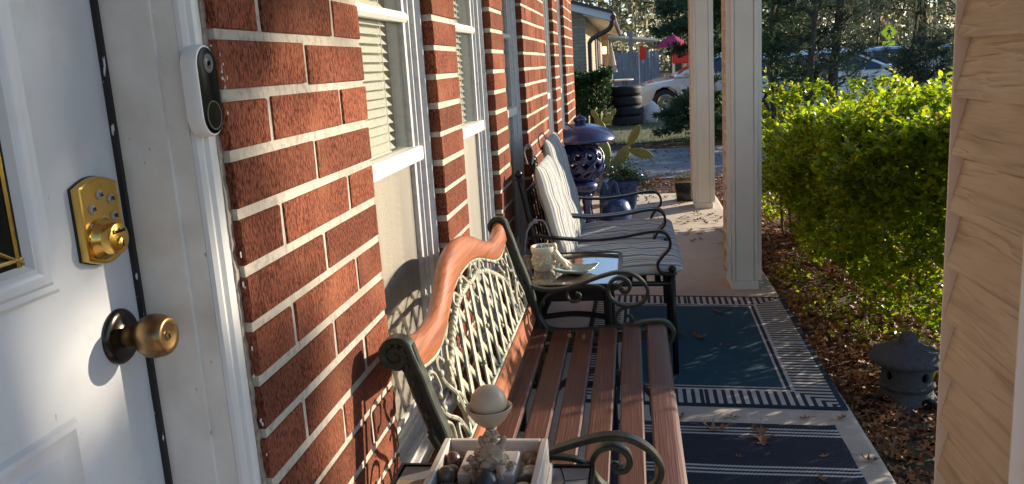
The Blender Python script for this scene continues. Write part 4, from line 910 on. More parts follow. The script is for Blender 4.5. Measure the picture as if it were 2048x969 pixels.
# ================================================================== patio chairs and cushions
def stripes(mth, mix, noise, u, v):
    s_ = mth('FRACT', mth('MULTIPLY', u, 1/0.135))
    base = (0.86, 0.84, 0.79)
    def band(a, b): return mth('MULTIPLY', mth('GREATER_THAN', s_, a), mth('LESS_THAN', s_, b))
    c_ = mix(band(0.05, 0.20), base, (0.20, 0.29, 0.38)); c_ = mix(band(0.28, 0.34), c_, (0.30, 0.36, 0.40)); c_ = mix(band(0.46, 0.52), c_, (0.42, 0.40, 0.35))
    c_ = mix(band(0.60, 0.70), c_, (0.20, 0.25, 0.31)); c_ = mix(band(0.78, 0.92), c_, (0.42, 0.50, 0.56))
    return mix(mth('MULTIPLY', noise(60), 0.15), c_, (0.40, 0.38, 0.34))
uv_mat('cushion_stripe', stripes, 0.9, 2600)
def puff(sx, sy, sz, M, nx=18, ny=16, sag=0.0, seed=0, crown=0.35):
    """pillow: x by y by z, rounded edges; uv u runs along local y"""
    rr = random.Random(seed); vs = []; uv = []
    w1, w2, w3 = rr.uniform(0, 6), rr.uniform(0, 6), rr.uniform(0, 6)
    for s_ in (1, -1):
        for j in range(ny+1):
            for i in range(nx+1):
                u, v = i/nx*2-1, j/ny*2-1
                eu, ev = math.sin(u*PI/2), math.sin(v*PI/2)
                h = (max(0, 1-abs(eu)**7)*max(0, 1-abs(ev)**7))**0.5
                wr = 0.0035*math.sin(eu*9+w1+ev*3)+0.003*math.sin(ev*11+w2)+0.002*math.sin(eu*17+ev*7+w3)
                z = s_*sz/2*((1-crown)*h+crown*h*(1-0.55*max(eu*eu, ev*ev)))+wr*h
                vs.append(M @ Vector((eu*sx/2, ev*sy/2, z))); uv.append((ev*sy/2+s_*0, eu*sx/2))
    N1 = (nx+1)*(ny+1); fs = []
    for s_ in (0, 1):
        for j in range(ny):
            for i in range(nx):
                a = s_*N1+j*(nx+1)+i; q = (a, a+1, a+nx+2, a+nx+1); fs.append(q if s_ == 0 else q[::-1])
    return vs, fs, uv
def cushion(name, pieces, label):
    vs, fs, uvs = [], [], []
    for args in pieces:
        v, f, u = puff(*args); o = len(vs); vs += v; fs += [tuple(i+o for i in q) for q in f]; uvs += u
    me = bpy.data.meshes.new(name); me.from_pydata([tuple(v) for v in vs], [], fs); me.update()
    ul = me.uv_layers.new(name='UVMap')
    for lp in me.loops: ul.data[lp.index].uv = uvs[lp.vertex_index]
    bm = bmesh.new(); bm.from_mesh(me); bmesh.ops.remove_doubles(bm, verts=bm.verts, dist=0.0004); bmesh.ops.recalc_face_normals(bm, faces=bm.faces); bm.to_mesh(me); bm.free()
    me.shade_smooth(); me.materials.append(MATS['cushion_stripe'])
    o = link(name, me); tag(o, label, 'cushion', 'striped chair cushions'); return o
def make_chair(label):
    W0, W1 = 3.376, 3.882
    t = thing('patio_chair', label, 'chair', (0.40, 3.63, 0), 'black iron patio chairs')
    for yy in (W0, W1):
        MB().tube([(0.672, yy, 0.0), (0.668, yy, 0.25), (0.664, yy, 0.432)], 0.0125, 10).build('leg', 'iron_black', t, True)
        MB().ball((0.664, yy, 0.456), 0.016, 14, 9).lathe([(0.020, -0.006), (0.020, -0.001), (0.012, 0.004)], (0.664, yy, 0.440), 14).build('finial', 'iron_black', t, True)
        MB().tube(smooth_path([(0.03, yy, 0.0), (0.10, yy, 0.22), (0.125, yy, 0.42), (0.105, yy, 0.60), (0.058, yy, 0.855)], 5), 0.0125, 10).build('back_post', 'iron_black', t, True)
        MB().ball((0.055, yy, 0.870), 0.017, 14, 9).lathe([(0.019, -0.005), (0.019, 0.0), (0.010, 0.004)], (0.056, yy, 0.853), 14).build('finial', 'iron_black', t, True)
        arm = smooth_path([(0.098, yy, 0.615), (0.20, yy, 0.600), (0.33, yy, 0.588), (0.46, yy, 0.596), (0.57, yy, 0.614), (0.628, yy, 0.612), (0.655, yy, 0.585), (0.655, yy, 0.545), (0.625, yy, 0.510), (0.606, yy, 0.478), (0.615, yy, 0.448), (0.640, yy, 0.436), (0.664, yy, 0.437)], 6)
        MB().bar(arm, 0.011, 0.036, (0, 1, 0)).build('arm', 'iron_black', t, True, 40)
    MB().tube([(0.66, W0, 0.395), (0.66, W1, 0.395)], 0.011, 8).tube([(0.12, W0, 0.40), (0.12, W1, 0.40)], 0.011, 8).tube([(0.12, W0, 0.40), (0.66, W0, 0.395)], 0.011, 8).tube([(0.12, W1, 0.40), (0.66, W1, 0.395)], 0.011, 8).build('seat_frame', 'iron_black', t, True)
    ms = MB()
    for i in range(9): ms.box(0.13+i*0.058, 0.155+i*0.058, W0, W1, 0.398, 0.402)
    ms.build('seat_mesh', 'iron_black', t)
    MB().tube([(0.076, W0, 0.78), (0.076, W1, 0.78)], 0.010, 8).tube([(0.115, W0, 0.52), (0.115, W1, 0.52)], 0.010, 8).build('back_rail', 'iron_black', t, True)
    bs = MB()
    for i in range(5):
        yy = W0+0.085+i*0.084; bs.tube([(0.115, yy, 0.52), (0.076, yy, 0.78)], 0.006, 6)
    bs.build('back_bars', 'iron_black', t, True)
    return t
chair = make_chair('black iron scroll-arm chair standing next to the glass side table')
def copy_tree(o, parent=None):
    c_ = o.copy(); C.objects.link(c_); c_.parent = parent
    if parent is not None: c_.matrix_parent_inverse = o.matrix_parent_inverse.copy()
    for k_ in o.children: copy_tree(k_, c_)
    return c_
ch2 = copy_tree(chair); ch2.location.y += 0.548; ch2['label'] = 'black iron scroll-arm chair standing next to the cobalt blue pagoda lantern'
MS = lambda yc: Matrix.Translation((0.462, yc, 0.444)) @ Matrix.Rotation(R(-1.5), 4, 'Y')
MBk = lambda yc: Matrix.Translation((0.182, yc, 0.668)) @ Matrix.Rotation(R(-103.5), 4, 'Y')
cushion('chair_cushion', [(0.50, 0.485, 0.085, MS(3.629), 18, 16, 0, 1), (0.465, 0.485, 0.078, MBk(3.629), 18, 16, 0, 2)], 'blue and cream striped cushion tied to the chair beside the glass side table')
cushion('chair_cushion', [(0.50, 0.485, 0.085, MS(4.177), 18, 16, 0, 5), (0.53, 0.485, 0.078, MBk(4.177) @ Matrix.Translation((0.030, 0, 0)), 18, 16, 0, 6)], 'blue and cream striped cushion tied to the chair beside the blue pagoda lantern')
for k_, y_ in ((0, 3.40), (1, 3.948)):
    tm = MB().tube(smooth_path([(0.085, y_-0.035, 0.66), (0.118, y_-0.032, 0.678), (0.150, y_-0.010, 0.665), (0.172, y_-0.022, 0.60), (0.186, y_-0.018, 0.52)], 6), 0.0045, 6)
    tm.tube(smooth_path([(0.116, y_-0.034, 0.676), (0.082, y_-0.042, 0.64), (0.066, y_-0.040, 0.56), (0.064, y_-0.036, 0.46), (0.070, y_-0.03, 0.40)], 6), 0.0045, 6).ball((0.114, y_-0.036, 0.676), 0.011, 8, 6)
    tm.tube(smooth_path([(0.086, y_+0.05, 0.90), (0.075, y_+0.05, 0.955), (0.095, y_+0.05, 0.985), (0.112, y_+0.05, 0.95), (0.104, y_+0.05, 0.90)], 6), 0.0035, 6)
    tag(tm.build('tie_cord', 'cord_grey', None, True), ('grey tie cord knotted on the chair back beside the glass side table', 'grey tie cord knotted on the chair back beside the blue lantern')[k_], 'cord', 'cushion tie cords')

# ================================================================== rugs
RW, RL = 1.01, 1.50
def rugpat(mth, mix, noise, u, v):
    du = mth('MINIMUM', u, mth('SUBTRACT', RW, u)); dv = mth('MINIMUM', v, mth('SUBTRACT', RL, v)); d = mth('MINIMUM', du, dv); s_ = mth('MAXIMUM', du, dv)
    navy = (0.011, 0.058, 0.088); cream = (0.52, 0.49, 0.44); edge = (0.012, 0.028, 0.048)
    fd = mix(mth('MULTIPLY', noise(300), 0.6), navy, (0.016, 0.074, 0.108))
    st = mth('GREATER_THAN', mth('FRACT', mth('MULTIPLY', s_, 1/0.0325)), 0.47)
    band = mix(st, edge, cream)
    c_ = mix(mth('LESS_THAN', d, 0.196), fd, cream); c_ = mix(mth('LESS_THAN', d, 0.186), c_, edge); c_ = mix(mth('LESS_THAN', d, 0.170), c_, cream)
    c_ = mix(mth('LESS_THAN', d, 0.156), c_, band); c_ = mix(mth('LESS_THAN', d, 0.022), c_, edge)
    return mix(mth('MULTIPLY', noise(500), 0.25), c_, (0.10, 0.10, 0.10))
uv_mat('rug_border', rugpat, 0.95, None)
def matpat(mth, mix, noise, u, v):
    zig = mth('MULTIPLY', mth('PINGPONG', u, 0.006), 0.55)
    s_ = mth('ADD', mth('MODULO', mth('ADD', v, zig), 0.285), 0)
    def ln(a): return mth('LESS_THAN', mth('ABSOLUTE', mth('SUBTRACT', s_, a)), 0.0058)
    f = mth('MAXIMUM', ln(0.045), mth('MAXIMUM', ln(0.069), ln(0.093)))
    return mix(f, mix(mth('MULTIPLY', noise(500), 0.8), (0.020, 0.026, 0.040), (0.055, 0.065, 0.085)), (0.56, 0.54, 0.50))
uv_mat('mat_stripe', matpat, 0.95, 700)
def rug(name, m, corners, W, L, label, lift=0.006, seed=1, nu=26, nv=36):
    """corners: front-left, front-right, back-right, back-left (x, y); v measured from the back edge"""
    A, B, D_, E2 = [Vector((*c, 0)) for c in corners]; vs = []; uv = []; rr = random.Random(seed)
    for j in range(nv+1):
        for i in range(nu+1):
            a, b = i/nu, j/nv
            p = (A*(1-a)+B*a)*(1-b)+(E2*(1-a)+D_*a)*b
            z = lift+0.0012*math.sin(a*9+seed)*math.sin(b*7+2*seed)+(0.004*abs(math.sin(b*17+seed))**3 if i in (0, nu) else 0)
            vs.append((p.x, p.y, z)); uv.append((a*W, (1-b)*L))
    fs = [(j*(nu+1)+i, j*(nu+1)+i+1, (j+1)*(nu+1)+i+1, (j+1)*(nu+1)+i) for j in range(nv) for i in range(nu)]
    me = bpy.data.meshes.new(name); me.from_pydata(vs, [], fs); me.update(); ul = me.uv_layers.new(name='UVMap')
    for lp in me.loops: ul.data[lp.index].uv = uv[lp.vertex_index]
    me.shade_smooth(); me.materials.append(MATS[m]); o = link(name, me)
    md = o.modifiers.new('thick', 'SOLIDIFY'); md.thickness = 0.005; md.offset = -1
    return tag(o, label, 'rug')
rug('outdoor_rug', 'rug_border', [(0.262, 3.085), (1.268, 2.998), (1.290, 4.492), (0.285, 4.632)], RW, RL, 'navy outdoor rug with a cream striped border lying under the chairs')
rug('door_mat', 'mat_stripe', [(0.40, 1.75), (1.186, 1.72), (1.190, 2.858), (0.40, 2.912)], 0.79, 1.14, 'charcoal woven mat with groups of white stripes in front of the bench', seed=3)

# ================================================================== blue pagoda lantern
lx, ly = 0.112, 6.72
lan = thing('pagoda_lantern', 'cobalt blue glazed pagoda lantern with mushroom cap and pierced globe', 'lantern', (lx, ly, 0))
MB().lathe([(0.282, 0.690), (0.286, 0.697), (0.279, 0.715), (0.254, 0.750), (0.210, 0.784), (0.150, 0.808), (0.090, 0.824), (0.050, 0.830), (0.044, 0.838), (0.050, 0.846), (0.056, 0.858), (0.050, 0.874), (0.030, 0.884), (0.014, 0.892), (0.004, 0.906), (0.0002, 0.908)], (lx, ly, 0), 56).lathe([(0.270, 0.690), (0.24, 0.694), (0.10, 0.70), (0.0002, 0.70)], (lx, ly, 0), 56).build('cap', 'ceramic_blue', lan, True, 60)
# pierced globe: swirling leaf cut-outs
gs, gr = 150, 64; gc = (lx, ly, 0.525); GR = 0.178
vs = []; 
for j in range(gr+1):
    th = PI*(0.13+0.72*j/gr)
    for i in range(gs):
        a = 2*PI*i/gs; vs.append((gc[0]+GR*math.sin(th)*math.cos(a), gc[1]+GR*math.sin(th)*math.sin(a), gc[2]+GR*0.98*math.cos(th)))
fs = []
for j in range(gr):
    for i in range(gs):
        a = 2*PI*(i+0.5)/gs; q = (j+0.5)/gr
        row = int((q-0.08)/0.20); hole = False
        if 0.08 < q < 0.88:
            cu = (a/(2*PI)*11+row*0.5+0.25*math.sin(q*9)) % 1.0-0.5; cv = ((q-0.08)/0.20) % 1.0-0.5
            tl = (0.7, -0.7)[row % 2]; u_ = cu*math.cos(tl)-cv*math.sin(tl); v_ = cu*math.sin(tl)+cv*math.cos(tl)
            hole = (u_/0.25)**2+(v_/0.42)**2 < 1
        if not hole: fs.append((j*gs+i, j*gs+(i+1) % gs, (j+1)*gs+(i+1) % gs, (j+1)*gs+i))
glb = MB().add(vs, fs).build('globe', 'ceramic_blue', lan, True)
md = glb.modifiers.new('wall', 'SOLIDIFY'); md.thickness = 0.014; md.offset = -1
rg = MB()
for k_ in range(10):
    a0 = k_*2*PI/10
    pth = []
    for q in np.linspace(0.12, 0.86, 22):
        th = PI*(0.13+0.72*q); a = a0+0.5*math.sin(q*5.5)+0.25*q; r0 = GR+0.004
        pth.append((gc[0]+r0*math.sin(th)*math.cos(a), gc[1]+r0*math.sin(th)*math.sin(a), gc[2]+r0*0.98*math.cos(th)))
    rg.tube(pth, 0.0075, 7)
rg.build('relief', 'ceramic_blue', glb, True)
MB().lathe([(0.0002, 0.37), (0.085, 0.37), (0.110, 0.362), (0.126, 0.340), (0.128, 0.312), (0.116, 0.288), (0.096, 0.276), (0.088, 0.262), (0.0002, 0.262)], (lx, ly, 0), 48).build('collar', 'ceramic_blue', lan, True, 60)
for k_ in range(3):
    a = R(-60+120*k_); dx, dy = math.cos(a), math.sin(a)
    MB().tube(smooth_path([(lx+dx*0.075, ly+dy*0.075, 0.275), (lx+dx*0.062, ly+dy*0.062, 0.19), (lx+dx*0.078, ly+dy*0.078, 0.10), (lx+dx*0.115, ly+dy*0.115, 0.03), (lx+dx*0.13, ly+dy*0.13, 0.012)], 6), 0.036, 12, radii=[1.1]*6+[0.9]*6+[0.85]*6+[1.05]*7).build('leg', 'ceramic_blue', lan, True)
MB().lathe([(0.0002, 0.0), (0.19, 0.0), (0.20, 0.010), (0.19, 0.024), (0.13, 0.040), (0.06, 0.048), (0.0002, 0.05)], (lx, ly, 0), 40).build('foot', 'ceramic_blue', lan, True, 60)

# ================================================================== pots, can, bottle and plants by the lantern
def leaf_quads(rng, P, L, W, tilt=0.6, up=0.3):
    """diamond leaves at points P"""
    n = len(P); base = np.array([(0, 0, 0), (0.45, 0.5, 0.06), (1, 0, -0.03), (0.45, -0.5, 0.06)])
    rot = rotmats(rng, n, None, tilt); s_ = rng.uniform(0.75, 1.25, n)
    b = base*np.array([L, W, L]); return scatter(b, [[0, 1, 2, 3]], P, rot, s_)
bpot = thing('planter_pot', 'slate blue round pot of trailing greenery behind the blue lantern', 'planter', (0.41, 7.28, 0))
MB().lathe([(0.0002, 0.0), (0.115, 0.0), (0.120, 0.01), (0.150, 0.22), (0.156, 0.235), (0.166, 0.238), (0.168, 0.285), (0.160, 0.290), (0.150, 0.286), (0.148, 0.25), (0.0002, 0.25)], (0.41, 7.28, 0), 40).build('pot', 'pot_blue', bpot, True, 45)
r2 = np.random.default_rng(9)
P = np.stack([0.41+r2.normal(0, 0.09, 900), 7.28+r2.normal(0, 0.09, 900), 0.30+np.abs(r2.normal(0, 0.07, 900))], 1)
tr_ = []
for k_ in range(16):
    a = r2.uniform(-1.2, 0.6); L_ = r2.uniform(0.18, 0.36); t_ = np.linspace(0, 1, 40)
    tr_.append(np.stack([0.41+np.cos(a)*L_*t_, 7.26+np.sin(a)*L_*t_, 0.34+0.10*t_-0.38*t_**2.2*r2.uniform(0.5, 1)], 1)+r2.normal(0, 0.008, (40, 3)))
P = np.concatenate([P]+tr_)
Vv, Ff = leaf_quads(r2, P, 0.026, 0.014); o = link('foliage', npmesh('foliage', Vv, Ff, 'conifer'), bpot); o['kind'] = 'stuff'
mat('ivy', (0.03, 0.07, 0.03), 0.35, island=((0.02, 0.06, 0.02), (0.035, 0.09, 0.03), (0.05, 0.10, 0.03), (0.025, 0.05, 0.02)), trans=0.2); o.data.materials[0] = MATS['ivy']
# cactus pot further back
cp = thing('prickly_pear', 'prickly pear cactus with flat oval pads in a blue pot behind the lantern', 'cactus', (0.33, 7.75, 0))
MB().lathe([(0.0002, 0.0), (0.10, 0.0), (0.135, 0.28), (0.148, 0.30), (0.148, 0.36), (0.138, 0.365), (0.128, 0.34), (0.0002, 0.33)], (0.33, 7.75, 0), 36).build('pot', 'pot_blue', cp, True, 45)
def pad(c, L, W, tiltx, tilty, rz):
    m_ = MB(); prof = [(max(0.0002, math.sin(PI*i/12)**0.75*(0.72+0.28*i/12)), i/12) for i in range(13)]
    m_.lathe([(r_*W/2, z*L) for r_, z in prof], (0, 0, 0), 20, 1.0, 0.22)
    return m_.xf(Matrix.Translation(c) @ Matrix.Rotation(R(rz), 4, 'Z') @ Matrix.Rotation(R(tiltx), 4, 'X') @ Matrix.Rotation(R(tilty), 4, 'Y'))
for args in (((0.34, 7.75, 0.32), 0.27, 0.13, 5, 34, 10), ((0.475, 7.74, 0.52), 0.24, 0.095, 0, 30, -10), ((0.47, 7.73, 0.50), 0.25, 0.11, 10, 108, 0), ((0.29, 7.76, 0.33), 0.30, 0.14, -5, -8, 20), ((0.26, 7.77, 0.58), 0.22, 0.11, 0, -12, 0), ((0.225, 7.77, 0.77), 0.13, 0.06, 5, -34, 0), ((0.24, 7.77, 0.77), 0.09, 0.04, 5, 8, 60), ((0.265, 7.77, 0.75), 0.11, 0.075, -8, 52, 10), ((0.34, 7.77, 0.80), 0.085, 0.05, 0, 22, 0)):
    pad(*args).build('pad', 'cactus', cp, True)
# watering can
wc = thing('watering_can', 'dark blue plastic watering can with a looped handle beside the blue lantern', 'watering can', (0.37, 6.86, 0))
MB().lathe([(0.0002, 0.0), (0.112, 0.0), (0.122, 0.012), (0.126, 0.05), (0.122, 0.11), (0.100, 0.165), (0.070, 0.19), (0.05, 0.195), (0.0002, 0.19)], (0.37, 6.86, 0), 40).build('body', 'can_blue', wc, True, 60)
MB().bar(smooth_path([(0.315, 6.86, 0.175), (0.322, 6.86, 0.27), (0.345, 6.86, 0.325), (0.372, 6.86, 0.315), (0.385, 6.86, 0.25), (0.415, 6.86, 0.18), (0.455, 6.86, 0.12)], 6), 0.028, 0.034, (0, 1, 0)).build('handle', 'can_blue', wc, True, 50)
MB().tube(smooth_path([(0.37, 6.95, 0.06), (0.36, 7.02, 0.14), (0.36, 7.07, 0.20)], 6), 0.018, 10).build('spout', 'can_blue', wc, True)
mat('cap_blue', (0.02, 0.045, 0.13), 0.3); MB().lathe([(0.022, 0.0), (0.022, 0.012), (0.017, 0.016), (0.0002, 0.016)], (0.395, 6.765, 0.15), 18, axis='z').build('fill_cap', 'cap_blue', wc, True, 40)
bt = thing('plastic_bottle', 'tall blue bottle with a printed label beside the blue lantern', 'bottle', (0.275, 6.93, 0))
MB().lathe([(0.0002, 0.0), (0.040, 0.0), (0.043, 0.006), (0.043, 0.255), (0.036, 0.29), (0.022, 0.31), (0.018, 0.33), (0.0002, 0.332)], (0.275, 6.93, 0), 24).build('body', 'pot_blue', bt, True, 50)
mat('label_teal', (0.08, 0.16, 0.26), 0.4, var=((45, (0.40, 0.45, 0.30), 0.55, 0.6),)); MB().lathe([(0.0434, 0.05), (0.0434, 0.22)], (0.275, 6.93, 0), 24).build('label', 'label_teal', bt, True)
# planter box by the far column
bx = thing('planter_box', 'small black planter box with a tan rim and dry sprigs beside the far column', 'planter', (0.98, 7.80, 0))
def taper(x0, x1, y0, y1, z0, z1, k_): 
    return MB().add([(x0+k_, y0+k_, z0), (x1-k_, y0+k_, z0), (x1-k_, y1-k_, z0), (x0+k_, y1-k_, z0), (x0, y0, z1), (x1, y0, z1), (x1, y1, z1), (x0, y1, z1)], [(0, 1, 2, 3), (4, 5, 6, 7), (0, 1, 5, 4), (1, 2, 6, 5), (2, 3, 7, 6), (3, 0, 4, 7)])
taper(0.89, 1.10, 7.72, 7.90, 0.0, 0.175, 0.018).build('box', 'black_plastic', bx)
mat('rim_tan', (0.22, 0.15, 0.09), 0.6); MB().bar([(0.888, 7.718, 0.185), (1.102, 7.718, 0.185), (1.102, 7.902, 0.185), (0.888, 7.902, 0.185)], 0.012, 0.022, (0, 0, 1), True).build('rim', 'rim_tan', bx)
P = np.stack([r2.uniform(0.90, 1.09, 260), r2.uniform(7.73, 7.89, 260), 0.18+np.abs(r2.normal(0.02, 0.03, 260))], 1)
Vv, Ff = leaf_quads(r2, P, 0.030, 0.012, 0.9); o = link('sprigs', npmesh('sprigs', Vv, Ff, 'grass_blade'), bx); o['kind'] = 'stuff'

# ================================================================== charcoal stone lantern in the leaves
sx_, sy_, sz_ = 1.562, 3.305, -0.10
sl_ = thing('stone_lantern', 'small charcoal stone pagoda lantern with a domed cap among fallen leaves', 'lantern', (sx_, sy_, sz_))
MB().lathe([(0.0002, 0.297), (0.016, 0.295), (0.029, 0.286), (0.036, 0.270), (0.035, 0.254), (0.042, 0.249), (0.075, 0.240), (0.110, 0.226), (0.132, 0.208), (0.140, 0.196), (0.138, 0.184), (0.128, 0.176), (0.100, 0.170), (0.0002, 0.168)], (sx_, sy_, sz_), 56).build('cap', 'lava_stone', sl_, True, 70)
# firebox with round windows cut through the wall
hw = 0.096; seg = 144; rows = 34; z0, z1 = 0.088, 0.172; vs = []; fs = []
for j in range(rows+1):
    for i in range(seg):
        a = 2*PI*i/seg; rr_ = hw*(1.0-0.05*j/rows); vs.append((sx_+rr_*math.cos(a), sy_+rr_*math.sin(a), sz_+z0+(z1-z0)*j/rows))
for j in range(rows):
    for i in range(seg):
        a = 2*PI*(i+0.5)/seg; z = (z0+z1)/2-0.130+0 if False else (z0+(z1-z0)*(j+0.5)/rows)
        hole = any(math.hypot(((a-R(c_)+PI) % (2*PI)-PI)*hw, z-0.134) < 0.0185 for c_ in (-62, -152, 28, 118))
        if not hole: fs.append((j*seg+i, j*seg+(i+1) % seg, (j+1)*seg+(i+1) % seg, (j+1)*seg+i))
fb = MB().add(vs, fs).build('firebox', 'lava_stone', sl_, True); md = fb.modifiers.new('wall', 'SOLIDIFY'); md.thickness = 0.016; md.offset = -1
mat('core_black', (0.01, 0.01, 0.01), 0.9); MB().lathe([(0.060, 0.09), (0.060, 0.17)], (sx_, sy_, sz_), 20).build('firebox_core', 'core_black', fb)  # near-black tube inside the firebox wall, behind the round windows
MB().lathe([(0.0002, 0.094), (0.100, 0.094), (0.105, 0.088), (0.098, 0.074), (0.092, 0.066), (0.0002, 0.066)], (sx_, sy_, sz_), 48).build('platform', 'lava_stone', sl_, True, 60)
# four splayed feet with arches between them
seg = 72; rows = 10; vs = []; fs = []
for j in range(rows+1):
    q = j/rows; z = 0.072*q
    for i in range(seg):
        a = 2*PI*i/seg; rr_ = 0.094+0.046*(1-q)**1.6; vs.append((sx_+rr_*math.cos(a), sy_+rr_*math.sin(a), sz_+z))
for j in range(rows):
    for i in range(seg):
        a = 2*PI*(i+0.5)/seg; z = 0.072*(j+0.5)/rows; d = min(abs((a-R(c_)+PI) % (2*PI)-PI) for c_ in (-62, 28, 118, 208))
        if (d*0.11/0.058)**2+(z/0.050)**2 > 1: fs.append((j*seg+i, j*seg+(i+1) % seg, (j+1)*seg+(i+1) % seg, (j+1)*seg+i))
ft = MB().add(vs, fs).build('feet', 'lava_stone', sl_, True); md = ft.modifiers.new('wall', 'SOLIDIFY'); md.thickness = 0.024; md.offset = -1

# ================================================================== fallen leaves
def oak_outline(seed=0):
    r_ = random.Random(seed); half = [(0.0, 0.0), (0.10, 0.03), (0.20, 0.16), (0.27, 0.07), (0.40, 0.05), (0.50, 0.27), (0.55, 0.10), (0.66, 0.07), (0.78, 0.20), (0.82, 0.06), (1.0, 0.0)]
    up = [(x, y*r_.uniform(0.85, 1.25)) for x, y in half]; dn = [(x, -y*r_.uniform(0.85, 1.25)) for x, y in half[1:-1]][::-1]
    return up+dn
def leaf_base(seed, curl):
    o_ = oak_outline(seed); r_ = random.Random(seed)
    pts = [(x-0.5, y, curl*((x-0.5)**2*1.2+y*y*3.0)+r_.uniform(-0.02, 0.02)) for x, y in o_]
    ctr = [(q-0.5, 0, -0.02+curl*((q-0.5)**2)) for q in (0.25, 0.5, 0.75)]
    n = len(pts); V_ = pts+ctr; F_ = []
    for i in range(n):
        j = (i+1) % n; mx = (o_[i][0]+o_[j][0])/2; c_ = n+(0 if mx < 0.38 else 1 if mx < 0.64 else 2); F_.append((i, j, c_))
    cs = [f[2] for f in F_]
    F_ += [(i, cs[i-1], cs[i]) for i in range(n) if cs[i-1] != cs[i]]
    return np.array(V_), np.array(F_)
def litter(n, xr, yr, zf, size, seed, tilt=0.35, mask=None, lift=0.012):
    r_ = np.random.default_rng(seed); Vs, Fs, off = [], [], 0
    for k_ in range(4):
        x = r_.uniform(*xr, n//4); y = r_.uniform(*yr, n//4)
        if mask is not None: m_ = mask(x, y, r_); x, y = x[m_], y[m_]
        if len(x) == 0: continue
        z = zf(x, y)+np.abs(r_.normal(lift, lift*0.9, len(x))); bv, bf = leaf_base(k_+seed, (0.35, -0.3, 0.6, 0.15)[k_])
        v, f = scatter(bv, bf, np.stack([x, y, z], 1), rotmats(r_, len(x), None, tilt), r_.uniform(0.6, 1.25, len(x))*size)
        Vs.append(v); Fs.append(f+off); off += len(v)
    return np.concatenate(Vs), np.concatenate(Fs)
Va, Fa = litter(7600, (1.292, 3.6), (1.2, 8.6), ground_h, 0.100, 3, mask=lambda x, y, r: (x > 1.30))
Vb, Fb = litter(3000, (-0.2, 3.2), (8.3, 10.4), ground_h, 0.085, 4, mask=lambda x, y, r: r.random(len(x)) < np.clip(1.15-np.abs(y-9.3)/1.2, 0.1, 1))
Vc, Fc = litter(1500, (-1.5, 5.0), (12.9, 15.0), ground_h, 0.10, 5, mask=lambda x, y, r: r.random(len(x)) < np.clip(1.1-np.abs(y-13.9)/0.9, 0.05, 1))
Vd, Fd = litter(260, (-0.2, 2.6), (10.3, 13.0), ground_h, 0.09, 6, mask=lambda x, y, r: r.random(len(x)) < 0.9, lift=0.02)
Ve, Fe = litter(500, (1.292, 1.5), (1.0, 8.2), lambda x, y: ground_h(x, y)+0.03, 0.08, 7)
parts = [(Va, Fa), (Vb, Fb), (Vc, Fc), (Vd, Fd), (Ve, Fe)]; off = 0; VV, FF = [], []
for v, f in parts: VV.append(v); FF.append(f+off); off += len(v)
o = link('leaf_litter', npmesh('leaf_litter', np.concatenate(VV), np.concatenate(FF), 'leaf_litter')); o['kind'] = 'stuff'; tag(o, 'brown fallen oak leaves carpeting the ground beside the porch', 'leaves', kind='stuff')
leaf_me = []
for k_ in range(5):
    bv, bf = leaf_base(60+k_, (0.5, 0.7, 0.35, 0.9, 0.6)[k_]); m_ = MB().add([tuple(p) for p in bv], [tuple(int(i) for i in f) for f in bf])
    m_.tube([(-0.5, 0, 0.1), (-0.62, 0.01, 0.12), (-0.78, 0.03, 0.10)], 0.012, 5); leaf_me.append(m_.mesh('fallen_leaf', 'leaf_dry', True))
rl_ = random.Random(17)
def drop(x, y, s_, z, where):
    o = link('fallen_leaf', leaf_me[rl_.randrange(5)], None, (x, y, z)); o.scale = (s_, s_, s_); o.rotation_euler = (rl_.uniform(-.2, .2), rl_.uniform(-.2, .2), rl_.uniform(0, 6.28))
    tag(o, 'dry brown oak leaf lying on the '+where, 'leaf', 'single leaves on the '+where)
ZR = 0.010
LEAVES_RUG = [(0.928, 4.221, 0.07), (0.894, 4.18, 0.03), (0.805, 3.836, 0.12), (0.72, 3.87, 0.06), (0.884, 3.712, 0.035), (0.929, 3.718, 0.03), (1.10, 3.4, 0.03), (1.20, 3.62, 0.05), (0.66, 3.30, 0.03)]
LEAVES_MAT = [(0.773, 2.821, 0.11), (0.928, 2.746, 0.13), (0.916, 2.813, 0.07), (0.836, 2.607, 0.035), (0.927, 2.626, 0.025), (1.101, 2.618, 0.04), (1.063, 2.461, 0.06)]
LEAVES_SLAB = [(0.858, 2.932, 0.05), (0.825, 2.919, 0.03), (1.101, 2.925, 0.05), (1.221, 2.919, 0.06), (0.664, 2.929, 0.05), (1.235, 2.60, 0.07), (1.24, 2.15, 0.06), (1.019, 6.794, 0.10), (1.074, 6.656, 0.09), (0.93, 6.359, 0.09), (0.988, 6.237, 0.08), (0.891, 6.215, 0.07), (1.198, 6.805, 0.09), (1.136, 6.997, 0.09), (0.922, 5.98, 0.07), (0.934, 6.702, 0.09), (0.908, 6.926, 0.09), (1.033, 7.135, 0.09), (1.138, 6.363, 0.07)]
for x, y, s_ in LEAVES_RUG: drop(x, y, s_, ZR, 'bordered navy rug')
for x, y, s_ in LEAVES_MAT: drop(x, y, s_, ZR, 'striped charcoal mat')
for x, y, s_ in LEAVES_SLAB: drop(x, y, s_, 0.006, 'concrete porch floor')
for _ in range(46):
    x = rl_.uniform(0.62, 1.26); y = rl_.uniform(5.5, 8.15)
    if x > 1.03 and (4.6 < y < 5.0 or 7.3 < y < 7.6): continue
    if rl_.random() < np.clip((y-5.0)/3.0, 0.1, 1): drop(x, y, rl_.uniform(0.05, 0.09), 0.006, 'concrete porch floor')
drop(0.300, 2.60, 0.042, 0.430, 'wooden bench seat'); drop(0.345, 2.585, 0.042, 0.429, 'wooden bench seat')

